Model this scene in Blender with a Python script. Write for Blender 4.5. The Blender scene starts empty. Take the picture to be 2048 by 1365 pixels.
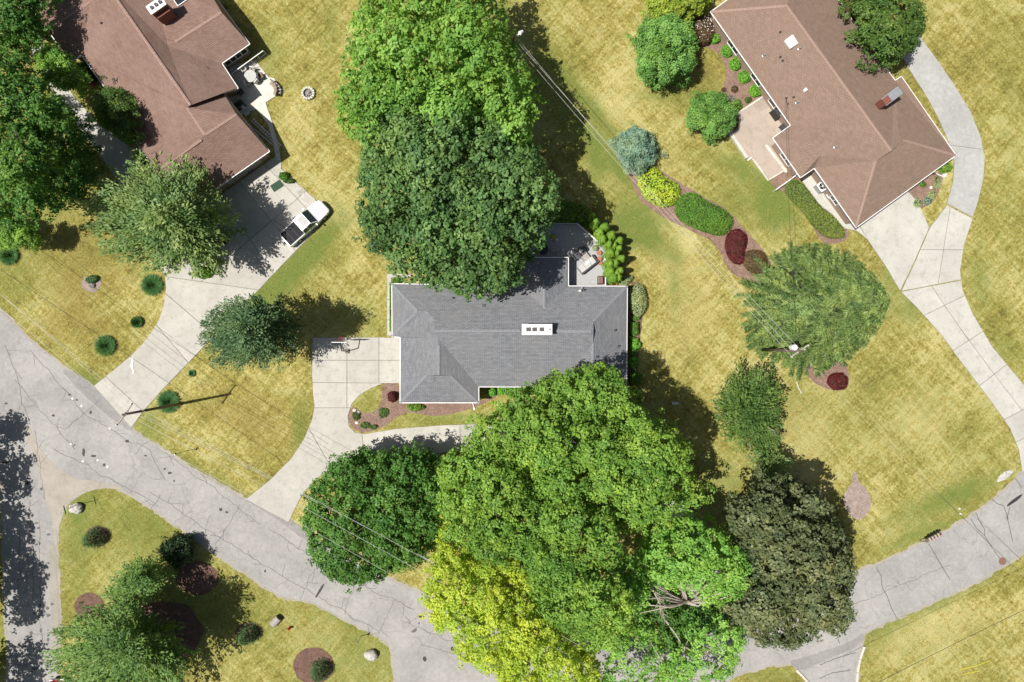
import bpy, bmesh, math, random
import numpy as np
from mathutils import Vector
from mathutils.geometry import tessellate_polygon

# ------------------------------------------------------------------ camera, sky, sun
SC = bpy.context.scene
COL = SC.collection
H, S = 76.0, 18.0           # camera height in m, photo pixels per metre on the ground
cam_d = bpy.data.cameras.new('camera'); cam = bpy.data.objects.new('camera', cam_d); COL.objects.link(cam)
cam.location = (0, 0, H); cam_d.sensor_width = 36; cam_d.lens = 36 * H / (2048 / S)
cam_d.clip_start = 1; cam_d.clip_end = 3000
SC.camera = cam
SUN_EL = math.radians(63.5)
SUN_DIR = Vector((-0.981 * math.cos(SUN_EL), -0.195 * math.cos(SUN_EL), math.sin(SUN_EL)))   # towards the sun
world = bpy.data.worlds.new('World'); SC.world = world; world.use_nodes = True
wn = world.node_tree.nodes; wl = world.node_tree.links
sky = wn.new('ShaderNodeTexSky'); sky.sky_type = 'NISHITA'; sky.sun_disc = False
sky.dust_density = 2.5; sky.ozone_density = 0.35; sky.sun_elevation = SUN_EL; sky.sun_rotation = math.atan2(SUN_DIR.x, SUN_DIR.y)
wl.new(sky.outputs[0], wn['Background'].inputs[0]); wn['Background'].inputs[1].default_value = 0.052
sun_d = bpy.data.lights.new('sun', 'SUN'); sun = bpy.data.objects.new('sun', sun_d); COL.objects.link(sun)
sun_d.energy = 5.0; sun_d.angle = math.radians(0.5); sun_d.color = (1.0, 0.955, 0.88)
sun.rotation_euler = SUN_DIR.to_track_quat('Z', 'Y').to_euler()
vs = SC.view_settings
vs.view_transform = 'Standard'; vs.look = 'None'; vs.gamma = 1; vs.use_curve_mapping = False; vs.exposure = 0.32
SC.cycles.max_bounces = 5; SC.cycles.diffuse_bounces = 3; SC.cycles.transmission_bounces = 3
SC.cycles.transparent_max_bounces = 4

rng = np.random.default_rng(7); random.seed(7)

# ------------------------------------------------------------------ helpers
def P(x, y, z=0.0):
    """point of the place whose image at height z is photo pixel (x, y)"""
    k = (1 - z / H) / S
    return Vector(((x - 1024) * k, (682.5 - y) * k, z))
def PP(pts, z=0.0): return [P(x, y, z) for x, y in pts]

def link_mesh(name, verts, faces, mat, parent=None, origin=None, smooth=False, kind=None, label=None):
    me = bpy.data.meshes.new(name)
    org = origin if origin is not None else Vector((0, 0, 0))
    me.from_pydata([tuple(Vector(v) - org) for v in verts], [], faces)
    if mat: me.materials.append(mat)
    if smooth: me.polygons.foreach_set('use_smooth', [True] * len(me.polygons))
    me.update()
    o = bpy.data.objects.new(name, me); COL.objects.link(o)
    if parent is not None: o.parent = parent
    if kind: o['kind'] = kind
    if label: o['label'] = label
    return o

class Thing:
    def __init__(s, name, label, cat, loc=(0, 0, 0), group=None):
        s.root = bpy.data.objects.new(name, None); COL.objects.link(s.root)
        s.org = Vector(loc); s.root.location = s.org
        s.root.empty_display_size = .3
        s.root['label'] = label; s.root['category'] = cat
        if group: s.root['group'] = group
    def part(s, name, mb, mat, parent=None, smooth=False, kind=None, label=None):
        if isinstance(mb, MB): v, f = mb.v, mb.f
        else: v, f = mb
        return link_mesh(name, v, f, mat, parent or s.root, s.org, smooth, kind, label)

class MB:
    def __init__(s): s.v = []; s.f = []
    def add(s, vs_, fs):
        n = len(s.v); s.v += [Vector(v) for v in vs_]; s.f += [tuple(i + n for i in f) for f in fs]; return s
    def box(s, c, d, rz=0.0, taper=1.0):
        c = Vector(c); x, y, z = d[0] / 2, d[1] / 2, d[2] / 2
        ca, sa = math.cos(rz), math.sin(rz); out = []
        for k, (zz, t) in enumerate(((-z, 1), (z, taper))):
            for sx, sy in ((-1, -1), (1, -1), (1, 1), (-1, 1)):
                px, py = sx * x * t, sy * y * t
                out.append((c.x + px * ca - py * sa, c.y + px * sa + py * ca, c.z + zz))
        return s.add(out, [(3, 2, 1, 0), (4, 5, 6, 7), (0, 1, 5, 4), (1, 2, 6, 5), (2, 3, 7, 6), (3, 0, 4, 7)])
    def bar(s, a, b, w, h=None, up=None):
        a, b = Vector(a), Vector(b); d = (b - a).normalized(); h = h or w
        u = up or (Vector((0, 0, 1)) if abs(d.z) < .95 else Vector((1, 0, 0)))
        sd = d.cross(u).normalized(); u = sd.cross(d).normalized()
        out = [p + sd * (sx * w / 2) + u * (sz * h / 2) for p in (a, b) for sx, sz in ((-1, -1), (1, -1), (1, 1), (-1, 1))]
        return s.add(out, [(3, 2, 1, 0), (4, 5, 6, 7), (0, 1, 5, 4), (1, 2, 6, 5), (2, 3, 7, 6), (3, 0, 4, 7)])
    def tube(s, pts, rads, n=8, cap=True):
        pts = [Vector(p) for p in pts]
        if not hasattr(rads, '__len__'): rads = [rads] * len(pts)
        base = len(s.v); ref = None
        for i, p in enumerate(pts):
            d = (pts[min(i + 1, len(pts) - 1)] - pts[max(i - 1, 0)]).normalized()
            if ref is None: ref = Vector((1, 0, 0)) if abs(d.x) < .8 else Vector((0, 1, 0))
            a = d.cross(ref).normalized(); b = d.cross(a).normalized(); ref = -b if False else ref
            for k in range(n):
                t = 2 * math.pi * k / n
                s.v.append(p + (a * math.cos(t) + b * math.sin(t)) * rads[i])
        for i in range(len(pts) - 1):
            for k in range(n):
                k2 = (k + 1) % n
                s.f.append((base + i * n + k, base + i * n + k2, base + (i + 1) * n + k2, base + (i + 1) * n + k))
        if cap:
            s.f.append(tuple(base + k for k in range(n - 1, -1, -1)))
            s.f.append(tuple(base + (len(pts) - 1) * n + k for k in range(n)))
        return s
    def lathe(s, c, prof, n=20, rz=0, sx=1, sy=1):
        c = Vector(c); base = len(s.v)
        for r, z in prof:
            for k in range(n):
                t = 2 * math.pi * k / n
                s.v.append(c + Vector((r * math.cos(t) * sx, r * math.sin(t) * sy, z)))
        m = len(prof)
        for i in range(m - 1):
            for k in range(n):
                k2 = (k + 1) % n
                s.f.append((base + i * n + k, base + i * n + k2, base + (i + 1) * n + k2, base + (i + 1) * n + k))
        s.f.append(tuple(base + k for k in range(n - 1, -1, -1)))
        s.f.append(tuple(base + (m - 1) * n + k for k in range(n)))
        return s
    def prism(s, poly, z0, z1, bottom=False):
        n = len(poly); poly = [Vector((p[0], p[1], 0)) for p in poly]
        base = len(s.v)
        s.v += [Vector((p.x, p.y, z0)) for p in poly] + [Vector((p.x, p.y, z1)) for p in poly]
        for i in range(n):
            j = (i + 1) % n; s.f.append((base + i, base + j, base + n + j, base + n + i))
        for t in tessellate_polygon([poly]):
            a, b, c = t
            nz = (poly[b] - poly[a]).cross(poly[c] - poly[a]).z
            if nz < 0: a, b, c = c, b, a
            s.f.append((base + n + a, base + n + b, base + n + c))
            if bottom: s.f.append((base + c, base + b, base + a))
        return s
    def sheet(s, poly, z):
        poly = [Vector((p[0], p[1], z)) for p in poly]; base = len(s.v); s.v += poly
        for a, b, c in tessellate_polygon([poly]):
            if (poly[b] - poly[a]).cross(poly[c] - poly[a]).z < 0: a, b, c = c, b, a
            s.f.append((base + a, base + b, base + c))
        return s

def smooth_poly(pts, it=2, closed=True):
    for _ in range(it):
        out = []; n = len(pts)
        for i in range(n if closed else n - 1):
            a, b = pts[i], pts[(i + 1) % n]
            out.append((a[0] * .75 + b[0] * .25, a[1] * .75 + b[1] * .25)); out.append((a[0] * .25 + b[0] * .75, a[1] * .25 + b[1] * .75))
        pts = out
    return pts
def rough_poly(pts, step=7.0, amp=1.2, rnd=random):
    out = []; n = len(pts)
    for i in range(n):
        a, b = pts[i], pts[(i + 1) % n]; L = math.hypot(b[0] - a[0], b[1] - a[1]); m = max(1, int(L / step))
        for k in range(m):
            t = k / m; j = amp if k else 0
            out.append((a[0] + (b[0] - a[0]) * t + rnd.uniform(-j, j), a[1] + (b[1] - a[1]) * t + rnd.uniform(-j, j)))
    return out
def area(p): return .5 * sum(p[i][0] * p[(i + 1) % len(p)][1] - p[(i + 1) % len(p)][0] * p[i][1] for i in range(len(p)))
def clip(poly, p, n):
    out = []; m = len(poly)
    for i in range(m):
        a, b = poly[i], poly[(i + 1) % m]
        da = (a[0] - p[0]) * n[0] + (a[1] - p[1]) * n[1]; db = (b[0] - p[0]) * n[0] + (b[1] - p[1]) * n[1]
        if da >= 0: out.append(a)
        if (da > 0 > db) or (da < 0 < db):
            t = da / (da - db); out.append((a[0] + (b[0] - a[0]) * t, a[1] + (b[1] - a[1]) * t))
    res = []
    for q in out:
        if not res or math.hypot(q[0] - res[-1][0], q[1] - res[-1][1]) > .05: res.append(q)
    return res
def cut_pieces(polys, a, b):
    d = (b[0] - a[0], b[1] - a[1]); L = math.hypot(*d); d = (d[0] / L, d[1] / L); n = (-d[1], d[0]); res = []
    for poly in polys:
        ts = []; m = len(poly)
        for i in range(m):
            p, q = poly[i], poly[(i + 1) % m]
            dp = (p[0] - a[0]) * n[0] + (p[1] - a[1]) * n[1]; dq = (q[0] - a[0]) * n[0] + (q[1] - a[1]) * n[1]
            if dp * dq < 0:
                t = dp / (dp - dq); x = p[0] + (q[0] - p[0]) * t; y = p[1] + (q[1] - p[1]) * t
                ts.append((x - a[0]) * d[0] + (y - a[1]) * d[1])
        if len(ts) < 2: res.append(poly); continue
        lo, hi = min(ts), max(ts)
        if (min(hi, L) - max(lo, 0)) < .55 * (hi - lo): res.append(poly); continue
        for sgn in (1, -1):
            c = clip(poly, a, (n[0] * sgn, n[1] * sgn))
            if len(c) > 2 and abs(area(c)) > 20: res.append(c)
    return res
def inset(poly, d):
    """inset a world polygon by d metres (negative grows)"""
    if area(poly) < 0: poly = poly[::-1]
    n = len(poly); out = []
    for i in range(n):
        p0, p1, p2 = poly[i - 1], poly[i], poly[(i + 1) % n]
        e1 = Vector((p1[0] - p0[0], p1[1] - p0[1])); e2 = Vector((p2[0] - p1[0], p2[1] - p1[1]))
        if e1.length < 1e-6 or e2.length < 1e-6: out.append((p1[0], p1[1])); continue
        e1.normalize(); e2.normalize(); n1 = Vector((-e1.y, e1.x)); n2 = Vector((-e2.y, e2.x))
        k = 1 + n1.dot(n2)
        m = (n1 + n2) / max(k, .35)
        out.append((p1[0] + m.x * d, p1[1] + m.y * d))
    return out
def in_poly(x, y, poly):
    x = np.asarray(x); y = np.asarray(y); r = np.zeros(x.shape, bool); n = len(poly); j = n - 1
    for i in range(n):
        xi, yi = poly[i][0], poly[i][1]; xj, yj = poly[j][0], poly[j][1]
        if yi != yj:
            c = ((yi > y) != (yj > y)) & (x < (xj - xi) * (y - yi) / (yj - yi) + xi); r ^= c
        j = i
    return r
def edge_dist(x, y, poly):
    d = np.full(np.shape(x), 1e9); n = len(poly)
    for i in range(n):
        ax, ay = poly[i][0], poly[i][1]; bx, by = poly[(i + 1) % n][0], poly[(i + 1) % n][1]
        L = (bx - ax) ** 2 + (by - ay) ** 2 + 1e-9
        t = np.clip(((x - ax) * (bx - ax) + (y - ay) * (by - ay)) / L, 0, 1)
        d = np.minimum(d, np.hypot(x - ax - t * (bx - ax), y - ay - t * (by - ay)))
    return d

# ------------------------------------------------------------------ materials
def node_mat(name):
    m = bpy.data.materials.new(name); m.use_nodes = True
    return m, m.node_tree.nodes, m.node_tree.links, m.node_tree.nodes['Principled BSDF']
def c4(c): return (c[0], c[1], c[2], 1)
def mixrgb(N, L, fac, a, b, mode='MIX'):
    n = N.new('ShaderNodeMix'); n.data_type = 'RGBA'; n.blend_type = mode
    for idx, v in ((0, fac), (6, a), (7, b)):
        if isinstance(v, (int, float)): n.inputs[idx].default_value = v
        elif isinstance(v, tuple): n.inputs[idx].default_value = c4(v)
        else: L.new(v, n.inputs[idx])
    return n.outputs[2]
def noise(N, L, scale, detail=3, rough=.6, vec=None, dist=0):
    n = N.new('ShaderNodeTexNoise'); n.inputs['Scale'].default_value = scale; n.inputs['Detail'].default_value = detail
    n.inputs['Roughness'].default_value = rough; n.inputs['Distortion'].default_value = dist
    if vec is not None: L.new(vec, n.inputs['Vector'])
    return n.outputs[0]
def ramp(N, L, fac, stops):
    r = N.new('ShaderNodeValToRGB'); e = r.color_ramp.elements
    while len(e) < len(stops): e.new(.5)
    for k, (p, c) in enumerate(stops): e[k].position = p; e[k].color = c4(c) if hasattr(c, '__len__') else (c, c, c, 1)
    L.new(fac, r.inputs[0]); return r.outputs[0]
def math_n(N, L, op, a, b=0.0, clampv=False):
    n = N.new('ShaderNodeMath'); n.operation = op; n.use_clamp = clampv
    for i, v in enumerate((a, b)):
        if isinstance(v, (int, float)): n.inputs[i].default_value = v
        else: L.new(v, n.inputs[i])
    return n.outputs[0]
def bump(N, L, bsdf, h, strength=.4, dist=.03):
    b = N.new('ShaderNodeBump'); b.inputs['Strength'].default_value = strength; b.inputs['Distance'].default_value = dist
    L.new(h, b.inputs['Height']); L.new(b.outputs[0], bsdf.inputs['Normal'])
def pos(N): return N.new('ShaderNodeNewGeometry').outputs['Position']

def mat_simple(name, c, rough=.6, metal=0.0, var=.12, scale=6, spec=.5, dark=None, detail=4):
    m, N, L, B = node_mat(name)
    p = pos(N)
    f = noise(N, L, scale, detail, .65, p)
    f = ramp(N, L, f, [(.3, 0), (.7, 1)])
    d = dark or tuple(x * (1 - var * 1.6) for x in c); b_ = tuple(min(x * (1 + var), 1) for x in c)
    col = mixrgb(N, L, f, d, b_)
    L.new(col, B.inputs['Base Color']); B.inputs['Roughness'].default_value = rough; B.inputs['Metallic'].default_value = metal
    B.inputs['Specular IOR Level'].default_value = spec
    return m

def mat_concrete(name, c, stain=(.6, .57, .52)):
    m, N, L, B = node_mat(name); p = pos(N)
    big = ramp(N, L, noise(N, L, .35, 5, .6, p), [(.35, 0), (.7, 1)])
    fine = noise(N, L, 9, 5, .75, p); spk = noise(N, L, 60, 2, .6, p)
    col = mixrgb(N, L, big, tuple(x * .88 for x in c), tuple(min(1, x * 1.05) for x in c))
    oi = N.new('ShaderNodeObjectInfo')
    rv = math_n(N, L, 'MULTIPLY_ADD', oi.outputs['Random'], .17); N[rv.node.name].inputs[2].default_value = .90
    col = mixrgb(N, L, 1.0, col, rv, 'MULTIPLY')
    st = ramp(N, L, noise(N, L, 1.3, 6, .7, p), [(.5, 0), (.72, 1)])
    st = math_n(N, L, 'MULTIPLY', st, .55)
    col = mixrgb(N, L, st, col, tuple(x * y for x, y in zip(c, stain)))
    fm = ramp(N, L, fine, [(.3, .88), (.7, 1.08)]); col = mixrgb(N, L, 1.0, col, fm, 'MULTIPLY')
    L.new(col, B.inputs['Base Color']); B.inputs['Roughness'].default_value = .85; B.inputs['Specular IOR Level'].default_value = .3
    bump(N, L, B, spk, .25, .01)
    return m

def mat_asphalt(name, c, cracks=1.0):
    m, N, L, B = node_mat(name); p = pos(N)
    agg = noise(N, L, 45, 3, .8, p); mid = noise(N, L, 2.2, 6, .7, p); big = noise(N, L, .22, 4, .6, p)
    col = mixrgb(N, L, ramp(N, L, big, [(.35, 0), (.65, 1)]), tuple(x * .88 for x in c), tuple(x * 1.08 for x in c))
    col = mixrgb(N, L, 1.0, col, ramp(N, L, mid, [(.25, .82), (.7, 1.1)]), 'MULTIPLY')
    col = mixrgb(N, L, 1.0, col, ramp(N, L, agg, [(.25, .72), (.75, 1.22)]), 'MULTIPLY')
    stn = ramp(N, L, noise(N, L, .55, 6, .72, p, .6), [(.52, 0), (.66, 1)]); col = mixrgb(N, L, math_n(N, L, 'MULTIPLY', stn, .35), col, tuple(x * .62 for x in c))
    lit = ramp(N, L, noise(N, L, .8, 5, .7, p, 1.2), [(.56, 0), (.7, 1)]); col = mixrgb(N, L, math_n(N, L, 'MULTIPLY', lit, .3), col, tuple(min(1, x * 1.3) for x in c))
    # alligator cracking: warped voronoi edges where the road is worn
    w = N.new('ShaderNodeVectorMath'); w.operation = 'MULTIPLY_ADD'
    nt = N.new('ShaderNodeTexNoise'); nt.inputs['Scale'].default_value = 1.1; nt.inputs['Detail'].default_value = 4; L.new(p, nt.inputs['Vector'])
    L.new(nt.outputs['Color'], w.inputs[0]); w.inputs[1].default_value = (1.4, 1.4, 0); L.new(p, w.inputs[2])
    def vor(scale, width, lo, hi, msc):
        v = N.new('ShaderNodeTexVoronoi'); v.feature = 'DISTANCE_TO_EDGE'; v.inputs['Scale'].default_value = scale; L.new(w.outputs[0], v.inputs['Vector'])
        e = ramp(N, L, v.outputs['Distance'], [(0, 1), (width, 0)])
        k = ramp(N, L, noise(N, L, msc, 3, .6, p), [(lo, 0), (hi, 1)])
        return math_n(N, L, 'MULTIPLY', e, k)
    c1 = vor(.22, .012, .3, .5, .15); c2 = vor(1.1, .05, .48, .62, .12)
    cc = math_n(N, L, 'MAXIMUM', math_n(N, L, 'MULTIPLY', c1, .75 * cracks), math_n(N, L, 'MULTIPLY', c2, .45 * cracks), True)
    col = mixrgb(N, L, cc, col, tuple(x * .35 for x in c))
    L.new(col, B.inputs['Base Color']); B.inputs['Roughness'].default_value = .9; B.inputs['Specular IOR Level'].default_value = .25
    bump(N, L, B, agg, .35, .02)
    return m

def mat_grass(name):
    m, N, L, B = node_mat(name); p = pos(N)
    at = N.new('ShaderNodeAttribute'); at.attribute_name = 'green'
    ab = N.new('ShaderNodeAttribute'); ab.attribute_name = 'brown'
    n0 = noise(N, L, .12, 4, .6, p); n1 = noise(N, L, .8, 6, .68, p); n2 = noise(N, L, 3.5, 4, .72, p); n3 = noise(N, L, 12, 3, .8, p)
    # dry straw streaks, stretched both ways (mower passes)
    def streak(ang, sx, sy):
        rt = N.new('ShaderNodeMapping'); rt.inputs['Rotation'].default_value = (0, 0, ang); L.new(p, rt.inputs['Vector'])
        mp = N.new('ShaderNodeMapping'); mp.inputs['Scale'].default_value = (sx, sy, 1)
        L.new(rt.outputs[0], mp.inputs['Vector']); return noise(N, L, 1, 4, .7, mp.outputs[0])
    s1 = streak(math.radians(-35), .25, 1.8); s2 = streak(math.radians(52), .15, 2.0)
    f = math_n(N, L, 'ADD', math_n(N, L, 'MULTIPLY', n1, .6), math_n(N, L, 'MULTIPLY', n0, .6))
    s3 = streak(math.radians(31), .06, 3.2); s4 = streak(math.radians(-56), .07, 2.8)
    f = math_n(N, L, 'ADD', f, math_n(N, L, 'MULTIPLY', s3, .24)); f = math_n(N, L, 'ADD', f, math_n(N, L, 'MULTIPLY', s4, .32))
    f = math_n(N, L, 'ADD', f, math_n(N, L, 'MULTIPLY', s1, .35)); f = math_n(N, L, 'ADD', f, math_n(N, L, 'MULTIPLY', s2, .35))
    f = math_n(N, L, 'ADD', f, math_n(N, L, 'MULTIPLY', n2, .7))          # mean about 1.6
    f = math_n(N, L, 'ADD', f, -.76)
    f = math_n(N, L, 'ADD', f, math_n(N, L, 'MULTIPLY', ab.outputs['Fac'], -.08))
    dry = ramp(N, L, f, [(.60, (.14, .125, .03)), (.72, (.25, .21, .052)), (.83, (.375, .318, .095)), (.95, (.60, .525, .24))])
    bp = math_n(N, L, 'ADD', ab.outputs['Fac'], math_n(N, L, 'MULTIPLY', math_n(N, L, 'ADD', n1, -.5), 1.6))
    dry = mixrgb(N, L, ramp(N, L, bp, [(.15, 0), (1.0, .8)]), dry, mixrgb(N, L, n2, (.20, .135, .04), (.44, .31, .115)))
    pale = math_n(N, L, 'MULTIPLY', math_n(N, L, 'ADD', math_n(N, L, 'MULTIPLY', ab.outputs['Fac'], -1.0), math_n(N, L, 'MULTIPLY', math_n(N, L, 'ADD', n2, -.5), 1.2)), 1.0)
    dry = mixrgb(N, L, ramp(N, L, pale, [(.1, 0), (.9, .7)]), dry, (.52, .43, .19))
    gf = math_n(N, L, 'ADD', at.outputs['Fac'], math_n(N, L, 'MULTIPLY', math_n(N, L, 'ADD', n1, -.5), 1.5))
    gf = math_n(N, L, 'ADD', gf, math_n(N, L, 'MULTIPLY', math_n(N, L, 'ADD', n2, -.5), .9), True)
    grn = mixrgb(N, L, n2, (.085, .13, .024), (.23, .27, .07))
    col = mixrgb(N, L, gf, dry, grn)
    col = mixrgb(N, L, 1.0, col, ramp(N, L, n3, [(.28, .5), (.5, 1.0), (.72, 1.42)]), 'MULTIPLY')
    spots = ramp(N, L, noise(N, L, 5.5, 2, .5, p), [(.66, 0), (.72, 1)])
    col = mixrgb(N, L, math_n(N, L, 'MULTIPLY', spots, .6), col, (.085, .10, .022))
    L.new(col, B.inputs['Base Color']); B.inputs['Roughness'].default_value = .95; B.inputs['Specular IOR Level'].default_value = .1
    hh = math_n(N, L, 'ADD', n3, n2); bump(N, L, B, hh, .9, .10)
    return m

def mat_leaf(name, dark, mid, light, trans=.3):
    m, N, L, B = node_mat(name)
    at = N.new('ShaderNodeAttribute'); at.attribute_name = 'tint'
    col = ramp(N, L, at.outputs['Fac'], [(0, dark), (.5, mid), (1, light)])
    hn = ramp(N, L, noise(N, L, .42, 3, .6, pos(N)), [(.34, (.88, .97, 1.05)), (.5, (1, 1, 1)), (.68, (1.13, 1.02, .88))])
    col = mixrgb(N, L, 1.0, col, hn, 'MULTIPLY')
    B.inputs['Roughness'].default_value = .55; B.inputs['Specular IOR Level'].default_value = .3
    L.new(col, B.inputs['Base Color'])
    T = N.new('ShaderNodeBsdfTranslucent'); L.new(mixrgb(N, L, 1.0, col, (1.15, 1.2, .6), 'MULTIPLY'), T.inputs['Color'])
    ms = N.new('ShaderNodeMixShader'); ms.inputs[0].default_value = trans
    L.new(B.outputs[0], ms.inputs[1]); L.new(T.outputs[0], ms.inputs[2]); L.new(ms.outputs[0], N['Material Output'].inputs[0])
    return m

def mat_shingle(name, a, b, mortar, stain):
    m, N, L, B = node_mat(name); p = pos(N)
    uv = N.new('ShaderNodeUVMap'); uv.uv_map = 'UVMap'
    br = N.new('ShaderNodeTexBrick'); br.offset = .5
    L.new(uv.outputs[0], br.inputs['Vector'])
    br.inputs['Color1'].default_value = c4(a); br.inputs['Color2'].default_value = c4(b); br.inputs['Mortar'].default_value = c4(mortar)
    br.inputs['Scale'].default_value = 1; br.inputs['Mortar Size'].default_value = .014; br.inputs['Mortar Smooth'].default_value = .3
    br.inputs['Bias'].default_value = 0; br.inputs['Brick Width'].default_value = .45; br.inputs['Row Height'].default_value = .15
    big = noise(N, L, .3, 5, .65, p); mid = noise(N, L, 2.0, 5, .7, p); gr = noise(N, L, 22, 3, .8, p)
    col = mixrgb(N, L, 1.0, br.outputs['Color'], ramp(N, L, mid, [(.3, .86), (.7, 1.1)]), 'MULTIPLY')
    st = math_n(N, L, 'MULTIPLY', ramp(N, L, big, [(.42, 0), (.68, 1)]), .35); col = mixrgb(N, L, st, col, stain)
    col = mixrgb(N, L, 1.0, col, ramp(N, L, gr, [(.25, .72), (.75, 1.25)]), 'MULTIPLY')
    L.new(col, B.inputs['Base Color']); B.inputs['Roughness'].default_value = .9; B.inputs['Specular IOR Level'].default_value = .25
    h = math_n(N, L, 'MULTIPLY', br.outputs['Fac'], -1.0); bump(N, L, B, h, .5, .02)
    return m

def mat_mulch(name, a, b):
    m, N, L, B = node_mat(name); p = pos(N)
    n1 = noise(N, L, 14, 4, .8, p); n2 = noise(N, L, 1.2, 4, .6, p)
    col = mixrgb(N, L, ramp(N, L, n1, [(.35, 0), (.65, 1)]), a, b)
    col = mixrgb(N, L, 1.0, col, ramp(N, L, n2, [(.3, .8), (.7, 1.2)]), 'MULTIPLY')
    L.new(col, B.inputs['Base Color']); B.inputs['Roughness'].default_value = .95; B.inputs['Specular IOR Level'].default_value = .1
    bump(N, L, B, n1, .8, .06); return m

M = {}
M['grass'] = mat_grass('dry_lawn')
M['asphalt'] = mat_asphalt('old_asphalt', (.325, .315, .305), .45)
M['asphalt_apron'] = mat_asphalt('newer_asphalt_apron', (.26, .25, .245), .3)
M['asphalt_path'] = mat_asphalt('grey_drive', (.375, .375, .36), .1)
M['concrete'] = mat_concrete('pale_concrete', (.445, .43, .39))
M['concrete_white'] = mat_concrete('white_concrete', (.455, .445, .405))
M['joint'] = mat_simple('joint_dirt', (.15, .14, .12), .95)
M['tar'] = mat_simple('tar_patch', (.035, .028, .032), .7, var=.35, scale=20)
M['tar_light'] = mat_simple('worn_patch', (.12, .105, .11), .85, var=.3, scale=20)
M['crack'] = mat_simple('crack_fill', (.135, .125, .12), .9)
M['pale_patch'] = mat_simple('pale_patch', (.55, .54, .52), .85, var=.2, scale=10)
M['sand'] = mat_concrete('sandy_verge', (.34, .31, .27))
M['mulch'] = mat_mulch('brown_mulch', (.10, .062, .048), (.36, .245, .195))
M['mulch_dark'] = mat_mulch('dark_mulch', (.085, .05, .038), (.23, .14, .11))
M['gravel'] = mat_mulch('pale_stone_mulch', (.17, .13, .11), (.42, .34, .3))
M['paver'] = mat_concrete('tan_pavers', (.40, .335, .28))
M['paver_white'] = mat_concrete('white_stone', (.58, .56, .5))
M['brown_roof'] = mat_shingle('brown_shingles', (.205, .128, .103), (.25, .165, .135), (.10, .063, .05), (.30, .21, .175))
M['brown_roof_b'] = mat_shingle('tan_brown_shingles', (.222, .156, .12), (.26, .186, .145), (.125, .083, .063), (.24, .155, .125))
M['grey_roof'] = mat_shingle('grey_shingles', (.165, .172, .190), (.215, .224, .245), (.07, .072, .08), (.215, .205, .2))
M['white'] = mat_simple('white_paint', (.78, .78, .78), .45, var=.05)
M['offwhite'] = mat_simple('weathered_white', (.55, .55, .53), .6, var=.12)
M['brick_tan'] = mat_simple('tan_brick', (.33, .24, .19), .9, var=.2, scale=14)
M['brick_red'] = mat_simple('red_brick', (.20, .07, .048), .9, var=.35, scale=16)
M['siding'] = mat_simple('grey_siding', (.42, .42, .4), .7, var=.08)
M['glass'] = mat_simple('window_glass', (.02, .025, .03), .05, spec=.8, var=.1)
M['black'] = mat_simple('black_metal', (.018, .018, .02), .5, var=.2)
M['dark'] = mat_simple('dark_plastic', (.05, .048, .052), .55, var=.2)
M['steel'] = mat_simple('galvanised_steel', (.45, .46, .47), .4, .6, var=.1)
M['alu'] = mat_simple('aluminium', (.62, .63, .64), .35, .7, var=.08)
M['wood_pole'] = mat_simple('creosoted_wood', (.14, .10, .075), .9, var=.35, scale=9)
M['wood_grey'] = mat_simple('weathered_wood', (.36, .33, .30), .9, var=.3, scale=12)
M['deck'] = mat_simple('grey_composite_deck', (.36, .365, .375), .7, var=.12, scale=5)
M['deck_trim'] = mat_simple('pale_deck_trim', (.6, .6, .6), .6, var=.08)
M['cushion'] = mat_simple('grey_cushion', (.45, .45, .44), .9, var=.1)
M['cushion_dark'] = mat_simple('charcoal_cushion', (.085, .083, .09), .9, var=.2)
M['terracotta'] = mat_simple('terracotta', (.36, .15, .09), .85, var=.15)
M['soil'] = mat_simple('potting_soil', (.12, .055, .04), .95, var=.3, scale=30)
M['rock'] = mat_simple('pale_boulder', (.48, .455, .43), .9, var=.35, scale=5)
M['rock_dark'] = mat_simple('grey_stone', (.2, .19, .18), .9, var=.35, scale=9)
M['stone'] = mat_simple('pale_wall_stone', (.6, .57, .5), .9, var=.2, scale=8)
M['bark'] = mat_simple('bark', (.11, .085, .065), .95, var=.4, scale=9)
M['bark_pale'] = mat_simple('pale_dead_bark', (.42, .36, .31), .9, var=.3, scale=9)
M['red_paint'] = mat_simple('red_paint', (.45, .03, .02), .5, var=.1)
M['flower_red'] = mat_simple('red_petals', (.55, .02, .03), .6, var=.2)
M['flower_white'] = mat_simple('white_petals', (.75, .70, .72), .6, var=.05)
M['green_tarp'] = mat_simple('dark_green_mat', (.02, .06, .03), .8, var=.35, scale=18)
M['wire'] = mat_simple('wire', (.5, .5, .48), .5, var=.1)
M['wire_dark'] = mat_simple('dark_wire', (.03, .03, .028), .6)
M['car_white'] = mat_simple('white_car_paint', (.82, .83, .84), .22, var=.02, spec=.6)
M['car_red'] = mat_simple('dark_red_car_paint', (.16, .01, .015), .2, var=.05, spec=.7)
M['car_glass'] = mat_simple('car_glass', (.015, .022, .022), .08, spec=.8)
M['tonneau'] = mat_simple('black_vinyl_cover', (.012, .012, .017), .85, var=.15)
M['rubber'] = mat_simple('rubber', (.02, .02, .02), .85)
M['manhole'] = mat_simple('rusty_cast_iron', (.20, .11, .08), .8, var=.3, scale=20)
M['hose_yellow'] = mat_simple('yellow_paint', (.75, .68, .05), .6)
M['rust_leaf'] = mat_mulch('rust_red_litter', (.09, .025, .015), (.22, .07, .04))
L_ = {}
def LM(n, d, m_, l, t=.3, k=1.8): L_[n] = mat_leaf('foliage_' + n, *[tuple(min(.75, (x * .93 + .07 * (c[0] * .3 + c[1] * .6 + c[2] * .1) * w) * k) for x, w in zip(c, (1.25, 1.0, .85))) for c in (d, m_, l)], t + .05)
LM('bright', (.06, .145, .018), (.125, .25, .035), (.22, .37, .07), .35, 1.65)
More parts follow.
